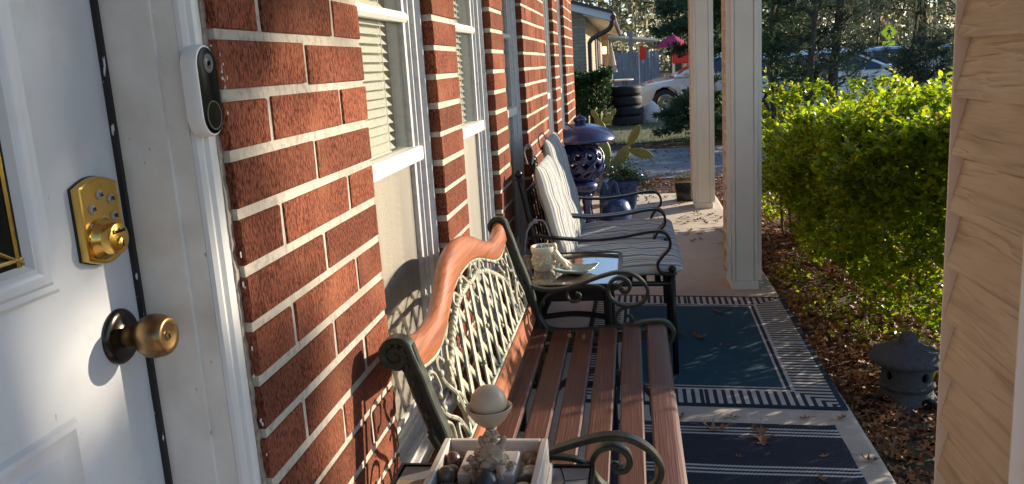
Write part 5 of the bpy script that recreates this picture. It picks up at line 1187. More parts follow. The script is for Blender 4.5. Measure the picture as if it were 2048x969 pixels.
# ================================================================== hedge
def hedge(name, label, xr, yr, topf, seed, n_sprig, leafm, lsize, botz=0.18, inner=12000, zoff=-0.1, rounded=0.0):
    r_ = np.random.default_rng(seed); x0, x1 = xr; y0, y1 = yr
    def lump(a, b): return 0.07*np.sin(a*4.1+1)+0.055*np.sin(b*6.3+a*2)+0.035*np.sin(a*13+b*11)
    def corner(y): return 0.42*np.clip(y0+0.95-y, 0, 1)**1.3*rounded
    n1, n2, n3, n4 = int(n_sprig*0.46), int(n_sprig*0.36), int(n_sprig*0.08), int(n_sprig*0.10)
    y = r_.uniform(y0, y1, n1); z = botz+(topf(y)-botz)*r_.beta(1.45, 0.85, n1); fx = x0+0.05+lump(y, z*2)+0.14*((z-0.6)/0.6)**2+corner(y)
    p1 = np.stack([fx+np.abs(r_.normal(0, 0.05, n1)), y, z], 1); d1 = np.stack([-np.abs(r_.normal(0.5, 0.3, n1)), r_.normal(0, 0.45, n1), r_.normal(0.65, 0.25, n1)], 1)
    y = r_.uniform(y0, y1, n2); x = x0+corner(y)+(x1-x0-corner(y))*r_.random(n2); p2 = np.stack([x, y, topf(y)+0.8*lump(x*1.5, y)-np.abs(r_.normal(0, 0.05, n2))], 1); d2 = np.stack([r_.normal(0, 0.3, n2), r_.normal(0, 0.3, n2), np.ones(n2)], 1)
    x = r_.uniform(x0+0.42*rounded, x1, n3); z = botz+(1.0-botz)*r_.random(n3); p3 = np.stack([x, y0+np.abs(r_.normal(0, 0.05, n3)), z], 1); d3 = np.stack([r_.normal(0, 0.4, n3), -np.ones(n3)*0.6, np.ones(n3)*0.6], 1)
    x = r_.uniform(x0, x1, n4); z = botz+(1.0-botz)*r_.random(n4); p4 = np.stack([x, y1-np.abs(r_.normal(0, 0.05, n4)), z], 1); d4 = np.stack([r_.normal(0, 0.4, n4), np.ones(n4)*0.6, np.ones(n4)*0.6], 1)
    P = np.concatenate([p1, p2, p3, p4]); D = np.concatenate([d1, d2, d3, d4]); D /= np.linalg.norm(D, axis=1)[:, None]
    N_ = len(P); Ls = r_.uniform(0.05, 0.12, N_); Ls[r_.random(N_) < 0.06] *= 2.0
    K = 14; pos = []; yaw = []
    az = r_.uniform(0, 2*PI, N_)
    for k_ in range(K):
        t_ = (k_//2+1)/(K/2); pos.append(P+D*(Ls*t_)[:, None]); yaw.append(az+(k_ % 2)*PI+(k_//2)*PI/2*0.9)
    pos.append(np.stack([r_.uniform(x0+0.08, x1, inner), r_.uniform(y0, y1, inner), 0*np.zeros(inner)], 1)); q = pos[-1]; q[:, 0] = np.maximum(q[:, 0], x0+0.08+corner(q[:, 1])); q[:, 2] = botz+0.05+(topf(q[:, 1])-botz-0.1)*r_.random(inner)**0.5; yaw.append(r_.uniform(0, 2*PI, inner))
    pos = np.concatenate(pos); yaw = np.concatenate(yaw); n = len(pos)
    base = np.array([(0, 0, 0), (0.35, 0.26, 0.10), (0.72, 0.25, 0.10), (1, 0, 0.0), (0.72, -0.25, 0.10), (0.35, -0.26, 0.10)])*lsize
    rot = rotmats(r_, n, yaw, 0.45); lean = R(-35)
    Ry = np.array([[math.cos(lean), 0, math.sin(lean)], [0, 1, 0], [-math.sin(lean), 0, math.cos(lean)]])
    V_, F_ = scatter(base @ Ry.T, [[0, 1, 2, 5], [5, 2, 3, 4]], pos, rot, r_.uniform(0.7, 1.25, n))
    t = thing(name, label, 'hedge', ((x0+x1)/2, (y0+y1)/2, zoff))
    o = link('foliage', npmesh('foliage', V_, F_, leafm), t); o['kind'] = 'stuff'
    tw = MB(); rt_ = random.Random(seed)
    nst = int((y1-y0)*9)
    for i in range(nst):
        by_ = rt_.uniform(y0+0.05, y1-0.05); bx_ = rt_.uniform(x0+0.14+float(corner(np.float64(by_))), x1-0.1); h = topf(by_)*0.85
        top_ = (bx_+rt_.uniform(-.25, .25), by_+rt_.uniform(-.25, .25), h)
        mid = ((bx_+top_[0])/2+rt_.uniform(-.06, .06), (by_+top_[1])/2+rt_.uniform(-.06, .06), h*0.45)
        tw.tube(smooth_path([(bx_, by_, zoff-0.02), mid, top_], 4), 0.010, 5, radii=[1.2-0.9*j/8 for j in range(9)])
        for k_ in range(9):
            f_ = rt_.uniform(0.2, 0.9); s0 = Vector((bx_, by_, zoff)).lerp(Vector(top_), f_); e0 = s0+Vector((rt_.uniform(-.32, .2), rt_.uniform(-.3, .3), rt_.uniform(-0.02, .22)))
            tw.tube([s0, (s0+e0)/2+Vector((0, 0, 0.02)), e0], 0.0028, 4)
    tw.build('stems', 'twig', t, True)
    return t
hedge('boxwood_hedge', 'clipped bright green boxwood hedge growing along the porch edge', (1.52, 2.55), (3.35, 6.75), lambda y: 1.02-0.106*np.clip(np.asarray(y)-3.4, 0, 5)+0.05*np.sin(np.asarray(y)*2.7+0.6), 12, 7400, 'hedge_leaf', 0.033, -0.03, 32000, rounded=1.0)
mat('hedge_dark', (0.03, 0.07, 0.02), 0.5, island=((0.02, 0.055, 0.016), (0.035, 0.085, 0.022), (0.05, 0.10, 0.02)), trans=0.25)
hedge('clipped_shrub', 'dark green clipped shrub row against the neighbouring tan brick house', (-1.6, 0.10), (17.9, 18.7), lambda y: 0.98+0*np.asarray(y), 13, 2200, 'hedge_dark', 0.06, 0.0, 5000)
# low seedlings at the foot of the hedge
r3 = np.random.default_rng(31)
for i, (x, y, s_) in enumerate(((1.60, 4.02, 0.13), (1.50, 4.42, 0.12), (1.74, 3.72, 0.10), (1.47, 5.0, 0.10))):
    P = np.stack([x+r3.normal(0, s_*0.6, 150), y+r3.normal(0, s_*0.6, 150), -0.07+np.abs(r3.normal(0.08, 0.07, 150))], 1)
    v, f = leaf_quads(r3, P, 0.030, 0.019, 0.5); t = thing('seedling', 'small glossy green seedling sprouting from leaf litter below the boxwood hedge', 'seedling', (x, y, -0.1), 'seedlings under the hedge')
    o = link('leaves', npmesh('leaves', v, f, 'hedge_leaf'), t); o['kind'] = 'stuff'
    m_ = MB()
    for k_ in range(6): m_.tube([(x+r3.normal(0, 0.01), y+r3.normal(0, 0.01), -0.11), tuple(P[k_])], 0.003, 4)
    m_.build('stem', 'twig', t)

gb = MB()
for k_, (a, h_) in enumerate(((0.15, 0.20), (-0.2, 0.15), (0.4, 0.13), (-0.45, 0.11))):
    pth = [(1.70+0.01*k_, 3.50, -0.10), (1.70+0.01*k_+a*0.05, 3.50, -0.10+h_*0.6), (1.70+0.01*k_+a*0.16, 3.49, -0.10+h_)]
    gb.sweep(pth, [(-0.004, 0), (0, 0.001), (0.004, 0), (0, -0.001)], (0, 1, 0), radii=[1, 0.8, 0.1])
mat('blade_lime', (0.30, 0.38, 0.03), 0.5, trans=0.4, tmul=(1.8, 1.8, 1.0)); tag(gb.build('grass_tuft', 'blade_lime', None), 'lime green grass tuft behind the charcoal stone lantern', 'grass')

# ================================================================== conifers
def conifer(label, x, y, h, rad, seed, nl, leafm, low=0.1, up=0.35, spray=26, trunk=0.07, L=0.16, W=0.016, dens=1.0, group='conifers between the hedge and the parked cars'):
    r_ = np.random.default_rng(seed); g = float(ground_h(x, y)); t = thing('conifer_tree', label, 'tree', (x, y, g), group)
    z = g+0.0; pts = [(x+0.06*math.sin(i*0.9+seed), y+0.05*math.cos(i*0.8+seed), g-0.1+(h+0.1)*i/12) for i in range(13)]
    MB().tube(pts, trunk, 9, radii=[1.15-0.95*i/12 for i in range(13)]).build('trunk', 'bark', t, True)
    lm = MB(); P = []; D = []
    for i in range(nl):
        q = low+(0.97-low)*(i+r_.random())/nl; zb = g+h*q; a = r_.uniform(0, 2*PI); ln = rad*(1-q)**0.55*r_.uniform(0.65, 1.1)+0.15
        d = np.array([math.cos(a), math.sin(a), up*r_.uniform(0.3, 1.4)]); b0 = np.array([np.interp(zb, [p[2] for p in pts], [p[k_] for p in pts]) for k_ in (0, 1)]+[zb])
        seg = [b0+d*ln*s_+np.array([0, 0, -0.22*ln*s_*s_]) for s_ in (0, 0.33, 0.66, 1.0)]
        lm.tube([tuple(p) for p in seg], 0.014*(0.5+ln/2), 4, radii=[1, 0.7, 0.45, 0.15])
        nb = int(spray*dens*(0.4+ln))
        s_ = r_.uniform(0.12, 1.03, nb)**0.8
        c = b0[None]+d[None]*(ln*s_)[:, None]; c[:, 2] -= 0.22*ln*s_*s_
        for k_ in range(2):       # side twigs
            sd = np.stack([-np.sin(a)+r_.normal(0, .4, nb), np.cos(a)+r_.normal(0, .4, nb), r_.normal(0.1, 0.4, nb)], 1)*r_.choice([-1, 1], nb)[:, None]
            tl = r_.uniform(0.05, 0.40, nb)*(1.1-0.6*s_)*min(1, ln)
            for f_ in (0.35, 0.7, 1.0):
                P.append(c+sd*(tl*f_)[:, None]); D.append(sd*0.6+d[None]*0.7+r_.normal(0, 0.45, (nb, 3)))
    P = np.concatenate(P); D = np.concatenate(D); D /= np.linalg.norm(D, axis=1)[:, None]; n = len(P)
    U = np.cross(D, r_.normal(0, 1, (n, 3))); U /= np.linalg.norm(U, axis=1)[:, None]
    ll = L*r_.uniform(0.6, 1.3, n)[:, None]; ww = W*r_.uniform(0.7, 1.4, n)[:, None]
    Q = np.stack([P, P+D*ll*0.5+U*ww, P+D*ll, P+D*ll*0.5-U*ww], 1)
    # a second crossing leaflet per spray
    U2 = np.cross(D, U); D2 = D*0.8+U2*0.5; Q2 = np.stack([P+D*ll*0.2, P+D*ll*0.2+D2*ll*0.4+U*ww*0.8, P+D*ll*0.2+D2*ll*0.85, P+D*ll*0.2+D2*ll*0.4-U*ww*0.8], 1)
    Q = np.concatenate([Q, Q2]); keep = Q[:, :, 2].min(1) > g+0.02; Q = Q[keep]
    o = link('crown', npmesh('crown', Q.reshape(-1, 3), np.arange(len(Q)*4).reshape(-1, 4), leafm), t); o['kind'] = 'stuff'
    lm.build('limbs', 'bark', t, True); return t
conifer('dense dark green cedar with branches down to the ground beside the tyre stack', 2.35, 15.6, 7.0, 1.45, 1, 120, 'conifer', 0.19, 0.25, 34, 0.07, 0.13, 0.016)
conifer('feathery dark cedar growing just behind the siding columns', 2.75, 13.9, 5.5, 0.95, 2, 70, 'conifer', 0.03, 0.5, 20, 0.045, 0.13, 0.013)
conifer('slender grey-green cedar with upswept twigs in front of the white hatchback', 3.22, 13.2, 6.0, 0.68, 3, 80, 'conifer_grey', 0.10, 0.75, 10, 0.05, 0.14, 0.010)
conifer('thin cedar with a straight dark trunk close to the crossing sign', 3.62, 13.6, 6.5, 0.60, 4, 80, 'conifer_grey', 0.10, 0.8, 9, 0.075, 0.14, 0.009)
conifer('open twiggy cedar standing beyond the end of the boxwood hedge', 5.80, 14.4, 6.5, 0.55, 5, 70, 'conifer_grey', 0.12, 0.6, 8, 0.06, 0.14, 0.009)
conifer('thick-trunked cedar beside the near siding column', 6.15, 13.8, 7.5, 1.1, 6, 80, 'conifer_grey', 0.10, 0.5, 9, 0.11, 0.14, 0.010)
conifer('low wispy cedar seedling growing below the crossing sign', 4.95, 13.6, 1.45, 0.75, 8, 46, 'conifer_grey', 0.05, 0.7, 16, 0.025, 0.13, 0.009)
conifer('young bushy cedar sprouting at the foot of the tall cedar near the tyres', 1.62, 14.6, 0.85, 0.75, 7, 30, 'conifer', 0.03, 0.4, 30, 0.03, 0.11, 0.014)

# ================================================================== broad-leaved trees: one in the yard beyond the frame that shades the door, mossy oaks over the road
def oak(label, x, y, h, rad, cz, seed, nleaf, lsize, moss=0, leafm='oak_leaf', group=None, clump=60, flat=0.8, holes=0.0):
    r_ = np.random.default_rng(seed); g = float(ground_h(x, y)); t = thing('oak_tree', label, 'tree', (x, y, g), group)
    trk = MB().tube(smooth_path([(x, y, g-0.1), (x+0.1, y+0.05, g+cz*0.35), (x-0.05, y, g+cz*0.7), (x, y, cz)], 4), 0.03*h, 9, radii=[1.2-0.06*i for i in range(13)]); trk.build('trunk', 'bark', t, True)
    lm = MB(); cl = []
    for i in range(clump):
        v = r_.normal(0, 1, 3); v /= np.linalg.norm(v); d = rad*r_.random()**0.4; p = np.array([x, y, cz])+v*d*np.array([1, 1, flat]); cl.append(p)
        s0 = np.array([x, y, cz-rad*flat*0.5*r_.random()]); m_ = (s0+p)/2+r_.normal(0, rad*0.08, 3)
        lm.tube([tuple(s0), tuple(m_), tuple(p)], 0.006*h, 5, radii=[1, 0.6, 0.2])
    lm.build('limbs', 'bark', t, True)
    cl = np.array(cl); idx = r_.integers(0, clump, nleaf); P = cl[idx]+r_.normal(0, rad*0.16, (nleaf, 3))*np.array([1, 1, 0.8])
    v, f = leaf_quads(r_, P, lsize, lsize*0.5, 1.0); o = link('crown', npmesh('crown', v, f, leafm), t); o['kind'] = 'stuff'
    if moss:
        idx = r_.integers(0, clump, moss); P = cl[idx]+r_.normal(0, rad*0.2, (moss, 3)); n = moss; a = r_.uniform(0, PI, n); U = np.stack([np.cos(a), np.sin(a), 0*a], 1)
        ll = r_.uniform(0.5, 1.6, n)*rad*0.12; ww = r_.uniform(0.02, 0.07, n)[:, None]*rad*0.35
        Dn = np.stack([r_.normal(0, 0.08, n), r_.normal(0, 0.08, n), -np.ones(n)], 1)*ll[:, None]
        Q = np.stack([P-U*ww*0.4, P+U*ww*0.4, P+Dn*0.5+U*ww, P+Dn], 1); Q[:, 3] += Dn*0.2
        o = link('hanging_moss', npmesh('hanging_moss', Q.reshape(-1, 3), np.arange(n*4).reshape(-1, 4), 'moss_hang'), t); o['kind'] = 'stuff'
    return t
oak('young oak standing in the front yard off to the sunny side', 10.0, 7.45, 6.6, 0.80, 5.42, 41, 9000, 0.12, clump=50, flat=1.0, group='yard oaks')
oak('low spreading oak standing in the front yard behind the young oak', 10.9, 7.98, 5.0, 0.48, 4.46, 43, 3200, 0.10, clump=24, flat=0.8, group='yard oaks')
for i, (x, y, h, rd, cz) in enumerate(((-6, 62, 15, 7.5, 7.5), (4, 66, 16, 8, 7.8), (12, 58, 14, 7, 6.5), (20, 62, 15, 7.5, 7), (29, 60, 15, 7.5, 7), (8, 84, 18, 9.5, 8), (24, 86, 18, 9.5, 8), (-14, 80, 18, 9, 8), (40, 76, 18, 9, 8))):
    oak('tall oak draped in hanging moss beyond the road', x, y, h, rd, cz, 50+i, 4200, 0.36, 700, group='mossy oaks beyond the road', clump=80)

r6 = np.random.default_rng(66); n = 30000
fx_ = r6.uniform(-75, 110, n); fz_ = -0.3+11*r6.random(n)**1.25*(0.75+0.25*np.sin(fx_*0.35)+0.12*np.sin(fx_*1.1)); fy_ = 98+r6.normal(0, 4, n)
v, f = leaf_quads(r6, np.stack([fx_, fy_, fz_], 1), 0.85, 0.5, 1.0); o = link('far_wood', npmesh('far_wood', v, f, 'far_leaf_haze')); tag(o, 'haze-tinted far-off wood rising behind the mossy oaks', 'wood', kind='stuff')

# ================================================================== neighbour's house
nb = thing('neighbour_house', 'tan brick house with brown gutter downpipe and cream soffit behind the tyre stack', 'house', (-2, 24, -0.1))
def brickmat(name, c1, c2, mortar, ax):
    m = bpy.data.materials.new(name); m.use_nodes = True; n = m.node_tree.nodes; l = m.node_tree.links; b = n['Principled BSDF']; b.inputs['Roughness'].default_value = 0.9
    g_ = n.new('ShaderNodeNewGeometry'); sp = n.new('ShaderNodeSeparateXYZ'); l.new(g_.outputs['Position'], sp.inputs[0]); cb = n.new('ShaderNodeCombineXYZ'); l.new(sp.outputs[ax], cb.inputs[0]); l.new(sp.outputs[2], cb.inputs[1])
    t = n.new('ShaderNodeTexBrick'); t.inputs['Scale'].default_value = 1.0; t.inputs['Brick Width'].default_value = 0.23; t.inputs['Row Height'].default_value = 0.078; t.inputs['Mortar Size'].default_value = 0.008
    t.inputs['Color1'].default_value = (*c1, 1); t.inputs['Color2'].default_value = (*c2, 1); t.inputs['Mortar'].default_value = (*mortar, 1)
    l.new(cb.outputs[0], t.inputs[0]); l.new(t.outputs[0], b.inputs['Base Color']); bp = n.new('ShaderNodeBump'); bp.inputs['Strength'].default_value = 0.6; bp.inputs['Distance'].default_value = 0.01; bp.invert = True
    l.new(t.outputs[1], bp.inputs['Height']); l.new(bp.outputs[0], b.inputs['Normal']); MATS[name] = m
brickmat('tan_brick_x', (0.42, 0.36, 0.28), (0.34, 0.28, 0.215), (0.26, 0.23, 0.20), 0); brickmat('tan_brick_sunlit', (0.46, 0.36, 0.22), (0.38, 0.30, 0.18), (0.30, 0.26, 0.20), 1)  # front wall brick is yellower than the side: sunlight put into its colour
MB().box(-7, -0.43, 19.0, 19.2, -0.12, 2.45).build('side_wall', 'tan_brick_x', nb)
MB().box(-0.60, -0.431, 19.2, 30.0, -0.12, 2.25).build('front_wall', 'tan_brick_sunlit', nb)
MB().box(-7, -0.2, 30.0, 30.3, -0.12, 2.25).build('rear_wall', 'tan_brick_x', nb)
# roof: slopes down to +X, rake board faces the camera
zr = lambda x: 2.36-0.31*(x-0.14)
MB().prism([(-5, zr(-5)), (0.20, zr(0.20)), (0.20, zr(0.20)-0.05), (-5, zr(-5)-0.05)], 1, 18.45, 31).build('roof', 'shingle', nb)
MB().prism([(-5, zr(-5)-0.05), (0.16, zr(0.16)-0.05), (0.16, zr(0.16)-0.22), (-5, zr(-5)-0.22)], 1, 18.50, 18.54).build('rake_board', 'fascia_white', nb)
MB().prism([(-0.45, zr(-0.45)-0.24), (0.16, zr(0.16)-0.20), (0.16, zr(0.16)-0.22), (-0.45, zr(-0.45)-0.26)], 1, 18.54, 30).build('soffit', 'soffit', nb)
MB().prism([(-5, zr(-5)-0.07), (0.2, zr(0.2)-0.07), (0.2, zr(0.2)-0.02), (-5, zr(-5)-0.02)], 1, 18.44, 18.47).build('drip_edge', 'fascia_brown', nb)
MB().bar([(0.19, 18.46, 2.20), (0.19, 31, 2.20)], 0.11, 0.11, (0, 0, 1)).build('gutter', 'fascia_brown', nb)
MB().tube(smooth_path([(0.17, 18.62, 2.18), (0.15, 18.66, 2.05), (0.05, 18.75, 1.95), (-0.22, 18.90, 1.83), (-0.33, 18.95, 1.74), (-0.345, 18.96, 1.55), (-0.345, 18.96, -0.05)], 6), 0.052, 8).build('downpipe', 'fascia_brown', nb, True)
for yy in (23.9, 25.6): MB().box(-0.45, -0.40, yy, yy+0.9, 0.0, 2.0).build('shutter', 'fascia_brown', nb)
MB().box(-0.44, -0.41, 27.0, 28.0, -0.05, 2.0).build('entry_door', 'fascia_brown', nb)
MB().lathe([(0.0002, 0.0), (0.06, 0.0), (0.07, 0.22), (0.0002, 0.24)], (-0.33, 29.2, 1.55), 12).build('wall_lamp', 'lamp_glow', nb, True)
MB().box(0.50, 0.62, 27.0, 27.12, -0.1, 2.15).build('porch_post', 'fence_wood', nb)
MB().prism([(-1.2, 2.35), (1.6, 1.98), (1.6, 1.90), (-1.2, 2.27)], 1, 31.2, 36).build('carport_roof', 'fascia_white', nb)
# board fence
fe = thing('board_fence', 'weathered blue-grey board fence beyond the neighbouring tan house', 'fence', (0, 38, -0.1))
fbm = MB().prism([(0, -0.02), (0.135, -0.02), (0.135, 1.68), (0.0675, 1.75), (0, 1.68)], 1, 0, 0.02).mesh('board', 'fence_wood')
for i in range(26): link('board', fbm, fe, (-1.9+i*0.142, 38.0, -0.1))
MB().box(-1.9, 1.8, 38.03, 38.08, 0.3, 0.4).build('rail', 'fence_wood', fe)
# closed patio umbrella, table, pink umbrella
um = thing('closed_umbrella', 'folded beige patio umbrella leaning by the lit wall lamp', 'umbrella', (-0.05, 27, -0.1))
MB().lathe([(0.17, 0.95), (0.15, 1.1), (0.09, 1.45), (0.03, 1.72), (0.004, 1.80)], (-0.05, 27, 0), 10).build('canopy', 'umbrella_cloth', um)
MB().tube([(-0.05, 27, -0.1), (-0.05, 27, 1.85)], 0.02, 8).build('pole', 'galv', um)
pt = thing('patio_table', 'pale patio table standing before the neighbouring shrub row', 'table', (0.15, 24, -0.1))
MB().lathe([(0.0002, 0.70), (0.45, 0.70), (0.46, 0.73), (0.0002, 0.74)], (0.15, 24, 0.05), 28).build('top', 'soffit', pt)
for k_ in range(4): MB().tube([(0.15+0.35*math.cos(k_*PI/2+.6), 24+0.35*math.sin(k_*PI/2+.6), -0.1), (0.15+0.3*math.cos(k_*PI/2+.6), 24+0.3*math.sin(k_*PI/2+.6), 0.75)], 0.02, 6).build('leg', 'fascia_brown', pt)
pu = thing('pink_umbrella', 'open pink garden umbrella glimpsed through the dense cedar', 'umbrella', (1.85, 27.5, -0.1))
for k_ in range(8):
    a0, a1 = k_*PI/4, (k_+1)*PI/4; m_ = MB().add([(1.85, 27.5, 2.02), (1.85+0.62*math.cos(a0), 27.5+0.62*math.sin(a0), 1.60), (1.85+0.60*math.cos((a0+a1)/2), 27.5+0.60*math.sin((a0+a1)/2), 1.63), (1.85+0.62*math.cos(a1), 27.5+0.62*math.sin(a1), 1.60)], [(0, 1, 2), (0, 2, 3)])
    o = m_.build('canopy_panel', 'pink_cloth', pu); md = o.modifiers.new('t', 'SOLIDIFY'); md.thickness = 0.004
MB().tube([(1.85, 27.5, -0.15), (1.85, 27.5, 2.05)], 0.02, 8).build('pole', 'galv', pu)
rc = thing('red_cooler', 'red ice chest on a stand below the pink umbrella', 'cooler', (2.1, 26.6, -0.1))
MB().bbox(1.80, 2.45, 26.4, 26.8, 1.10, 1.42, 0.03).build('chest', 'red_cloth', rc, True, 40); MB().bbox(1.79, 2.46, 26.39, 26.81, 1.42, 1.48, 0.015).build('lid', 'red_cloth', rc, True, 40)
for xx in (1.85, 2.40):
    for yy in (26.45, 26.75): MB().tube([(xx, yy, -0.14), (xx, yy, 1.10)], 0.02, 6).build('leg', 'galv', rc)
hb = thing('house_banner', 'narrow red banner hung on a post by the neighbouring porch', 'banner', (0.95, 27.3, -0.1))
MB().tube([(0.80, 27.3, -0.12), (0.80, 27.3, 1.75)], 0.02, 6).build('pole', 'galv', hb); MB().box(0.80, 1.02, 27.29, 27.31, 1.28, 1.68).build('cloth', 'red_cloth', hb)

# ================================================================== tyres and bag
ty = thing('car_tyre', 'black car tyre lying flat, bottom of the stack beside the clipped shrub', 'tyre', (0.42, 18.75, -0.1), 'tyre stack')
def tyre_mesh(R0=0.345, w=0.205):
    p = [(R0*0.62, 0.03), (R0*0.66, 0.0), (R0*0.80, -0.004), (R0*0.94, 0.012), (R0, 0.045), (R0, w-0.045), (R0*0.94, w-0.012), (R0*0.80, w+0.004), (R0*0.66, w), (R0*0.62, w-0.03)]
    return p
def make_tyre(t, x, y, z):
    MB().lathe(tyre_mesh()+[tyre_mesh()[0]], (x, y, z), 48).build('carcass', 'rubber', t, True, 40)
    tr2 = MB()
    for k_ in range(3): tr2.lathe([(0.346, 0.055+k_*0.036), (0.3495, 0.058+k_*0.036), (0.3495, 0.078+k_*0.036), (0.346, 0.081+k_*0.036)], (x, y, z), 48)
    tr2.build('tread', 'rubber', t)
make_tyre(ty, 0.42, 18.75, -0.095)
tyl = ['black car tyre, second from the ground in the stack beside the clipped shrub', 'black car tyre, third from the ground in the stack beside the clipped shrub', 'black car tyre lying on top of the stack beside the clipped shrub']
for k_ in range(3):
    c_ = copy_tree(ty); c_.location.z += 0.213*(k_+1); c_.location.x += (0.012, -0.015, -0.02)[k_]; c_['label'] = tyl[k_]
bg = MB().ball((0, 0, 0), 0.20, 20, 14, (1.0, 0.9, 1.3)); rr = random.Random(2)
bg.v = [(x*(1+0.18*math.sin(z*19+y*7)), y*(1+0.15*math.sin(x*23+z*11)), max(-0.21, z*(1+0.12*math.sin(x*17)))) for x, y, z in bg.v]
bgo = bg.build('plastic_bag', 'bag_white', None, True, 50); bgo.location = (0.93, 18.9, 0.115); tag(bgo, 'crumpled white plastic bag on the grass beside the tyres', 'bag')

# ================================================================== cars
def car(label, x, y, ang, body, length=4.5, hgt=1.45, kind='sedan'):
    g = float(ground_h(x, y))+0.012; t = thing('parked_car', label, 'car', (x, y, g), 'parked cars'); t.rotation_euler = (0, 0, ang)
    L = length/4.5
    prof = ({'sedan': [(-2.25, .62), (-2.2, .93), (-1.55, 1.0), (-0.95, 1.0), (0, .98), (0.95, .95), (1.7, .86), (2.15, .72), (2.25, .5)], 'hatch': [(-2.2, .6), (-2.15, 1.02), (-1.6, 1.04), (-0.9, 1.03), (0, 1.0), (0.95, .99), (1.6, .93), (2.1, .8), (2.22, .52)]})[kind]
    xs = np.linspace(-2.25, 2.25, 29); tz = np.interp(xs, [p[0] for p in prof], [p[1] for p in prof]); hw_ = 0.88-0.16*np.abs(xs/2.25)**4
    vs = []; m = 9
    for xx, z1, w_ in zip(xs, tz, hw_):
        zb = 0.24+0.10*max(0, abs(xx)-1.9)
        for wx in (1.38, -1.36):
            if abs(xx-wx) < 0.37: zb = max(zb, 0.32+math.sqrt(max(0, 0.37**2-(xx-wx)**2)))
        zb = min(zb, z1-0.08)
        sh = z1-0.06
        for yy, zz in ((-w_*0.86, zb), (-w_, zb+0.02), (-w_*1.01, min(sh, max(zb+0.04, 0.62))), (-w_*0.97, sh), (0, z1+0.03), (w_*0.97, sh), (w_*1.01, min(sh, max(zb+0.04, 0.62))), (w_, zb+0.02), (w_*0.86, zb)): vs.append((xx*L, yy, zz))
    fs = [(i*m+j, i*m+(j+1) % m, (i+1)*m+(j+1) % m, (i+1)*m+j) for i in range(28) for j in range(m)]+[tuple(range(m)), tuple(range(28*m, 29*m))]
    def bld(mb_, nm, mt, par, **k_):
        o = bpy.data.objects.new(nm, mb_.mesh(nm, mt, **k_)); C.objects.link(o); o.parent = par; return o
    bd_ = bld(MB().add(vs, fs), 'body', body, t, smooth=True, ang=35)
    cab = {'sedan': [(-1.75, 1.0), (-1.05, 1.40), (-0.2, hgt), (0.25, 1.42), (1.15, 0.95)], 'hatch': [(-2.12, 1.02), (-1.75, hgt-0.05), (-0.4, hgt+0.03), (0.25, hgt-0.01), (1.2, 0.98)]}[kind]
    N_ = 24; cx = np.linspace(cab[0][0], cab[-1][0], N_); cz2 = np.interp(cx, [p[0] for p in cab], [p[1] for p in cab])
    vs = []
    for xx, z1 in zip(cx, cz2):
        b0 = 0.93; k_ = (z1-b0)/0.5; wt = 0.84-0.20*max(0, k_)
        for yy, zz in ((-0.85, b0), (-wt, max(b0+.005, z1-0.05)), (-wt+0.10, max(b0+.01, z1)), (0, max(b0+.01, z1)+0.02), (wt-0.10, max(b0+.01, z1)), (wt, max(b0+.005, z1-0.05)), (0.85, b0)): vs.append((xx*L, yy, zz))
    fs = [(i*7+j, i*7+j+1, (i+1)*7+j+1, (i+1)*7+j) for i in range(N_-1) for j in range(6)]
    bld(MB().add(vs, fs), 'cabin', body, t, smooth=True, ang=40)
    def zc(xx): return float(np.interp(xx, [p[0] for p in cab], [p[1] for p in cab]))
    for sg in (-1, 1):
        spans = ((-0.98, -0.06), (0.0, 0.95)) if kind == 'sedan' else ((-1.85, -1.05), (-0.98, -0.06), (0.0, 0.95))
        for a, b in spans:
            gp = []; ptsx = np.linspace(a, b, 7)
            lo = [(q, 0.985) for q in ptsx]; hi = [(q, max(0.99, zc(q)-0.09)) for q in ptsx[::-1]]
            def sp3(q, z): k_ = (z-0.93)/0.5; return (q*L, sg*(0.858-0.20*max(0, k_)*(0.92)), z)
            bld(MB().add([sp3(*p) for p in lo+hi], [(i, i+1, 12-i, 13-i) for i in range(6)]), 'side_window', 'car_glass', t)
    for a, b in ((0.32, 1.08), (-1.68, -1.12) if kind == 'sedan' else (-2.08, -1.82)):
        za, zb2 = zc(a), zc(b); bld(MB().add([(a*L, -0.62, za+0.018), (a*L, 0.62, za+0.018), (b*L, 0.72, zb2+0.018), (b*L, -0.72, zb2+0.018)], [(0, 1, 2, 3)]), 'windscreen', 'car_glass', t)
    for wx in (1.38, -1.36):
        for sg in (-1, 1):
            wv = MB().lathe([(0.20, -0.10), (0.28, -0.105), (0.315, -0.08), (0.325, 0), (0.315, 0.08), (0.28, 0.105), (0.20, 0.10)], (wx*L, sg*0.76, 0.325), 28, axis='y'); w_ = bld(wv, 'wheel', 'rubber', t, smooth=True)
            bld(MB().lathe([(0.0002, sg*0.09), (0.06, sg*0.10), (0.07, sg*0.07), (0.17, sg*0.07), (0.205, sg*0.105), (0.21, sg*0.08)], (wx*L, sg*0.76, 0.325), 20, axis='y'), 'rim', 'chrome', w_, smooth=True, ang=40)
    for sg in (-1, 1):
        bld(MB().ball((2.08*L, sg*0.62, 0.66), 0.13, 12, 7, (0.9, 1.2, 0.6)), 'headlight', 'lamp_lens', t, smooth=True); bld(MB().ball((-2.14*L, sg*0.66, 0.80), 0.12, 12, 7, (0.7, 1.2, 0.8)), 'tail_light', 'tail_red', t, smooth=True)
        bld(MB().bbox(0.80*L, 0.95*L, sg*0.93-0.07, sg*0.93+0.07, 0.98, 1.08, 0.02), 'mirror', body, t)
        for xx in (-0.55, 0.45): bld(MB().bbox((xx-0.08)*L, (xx+0.08)*L, sg*0.885-0.012, sg*0.885+0.012, 0.83, 0.86, 0.004), 'door_handle', 'chrome', t)
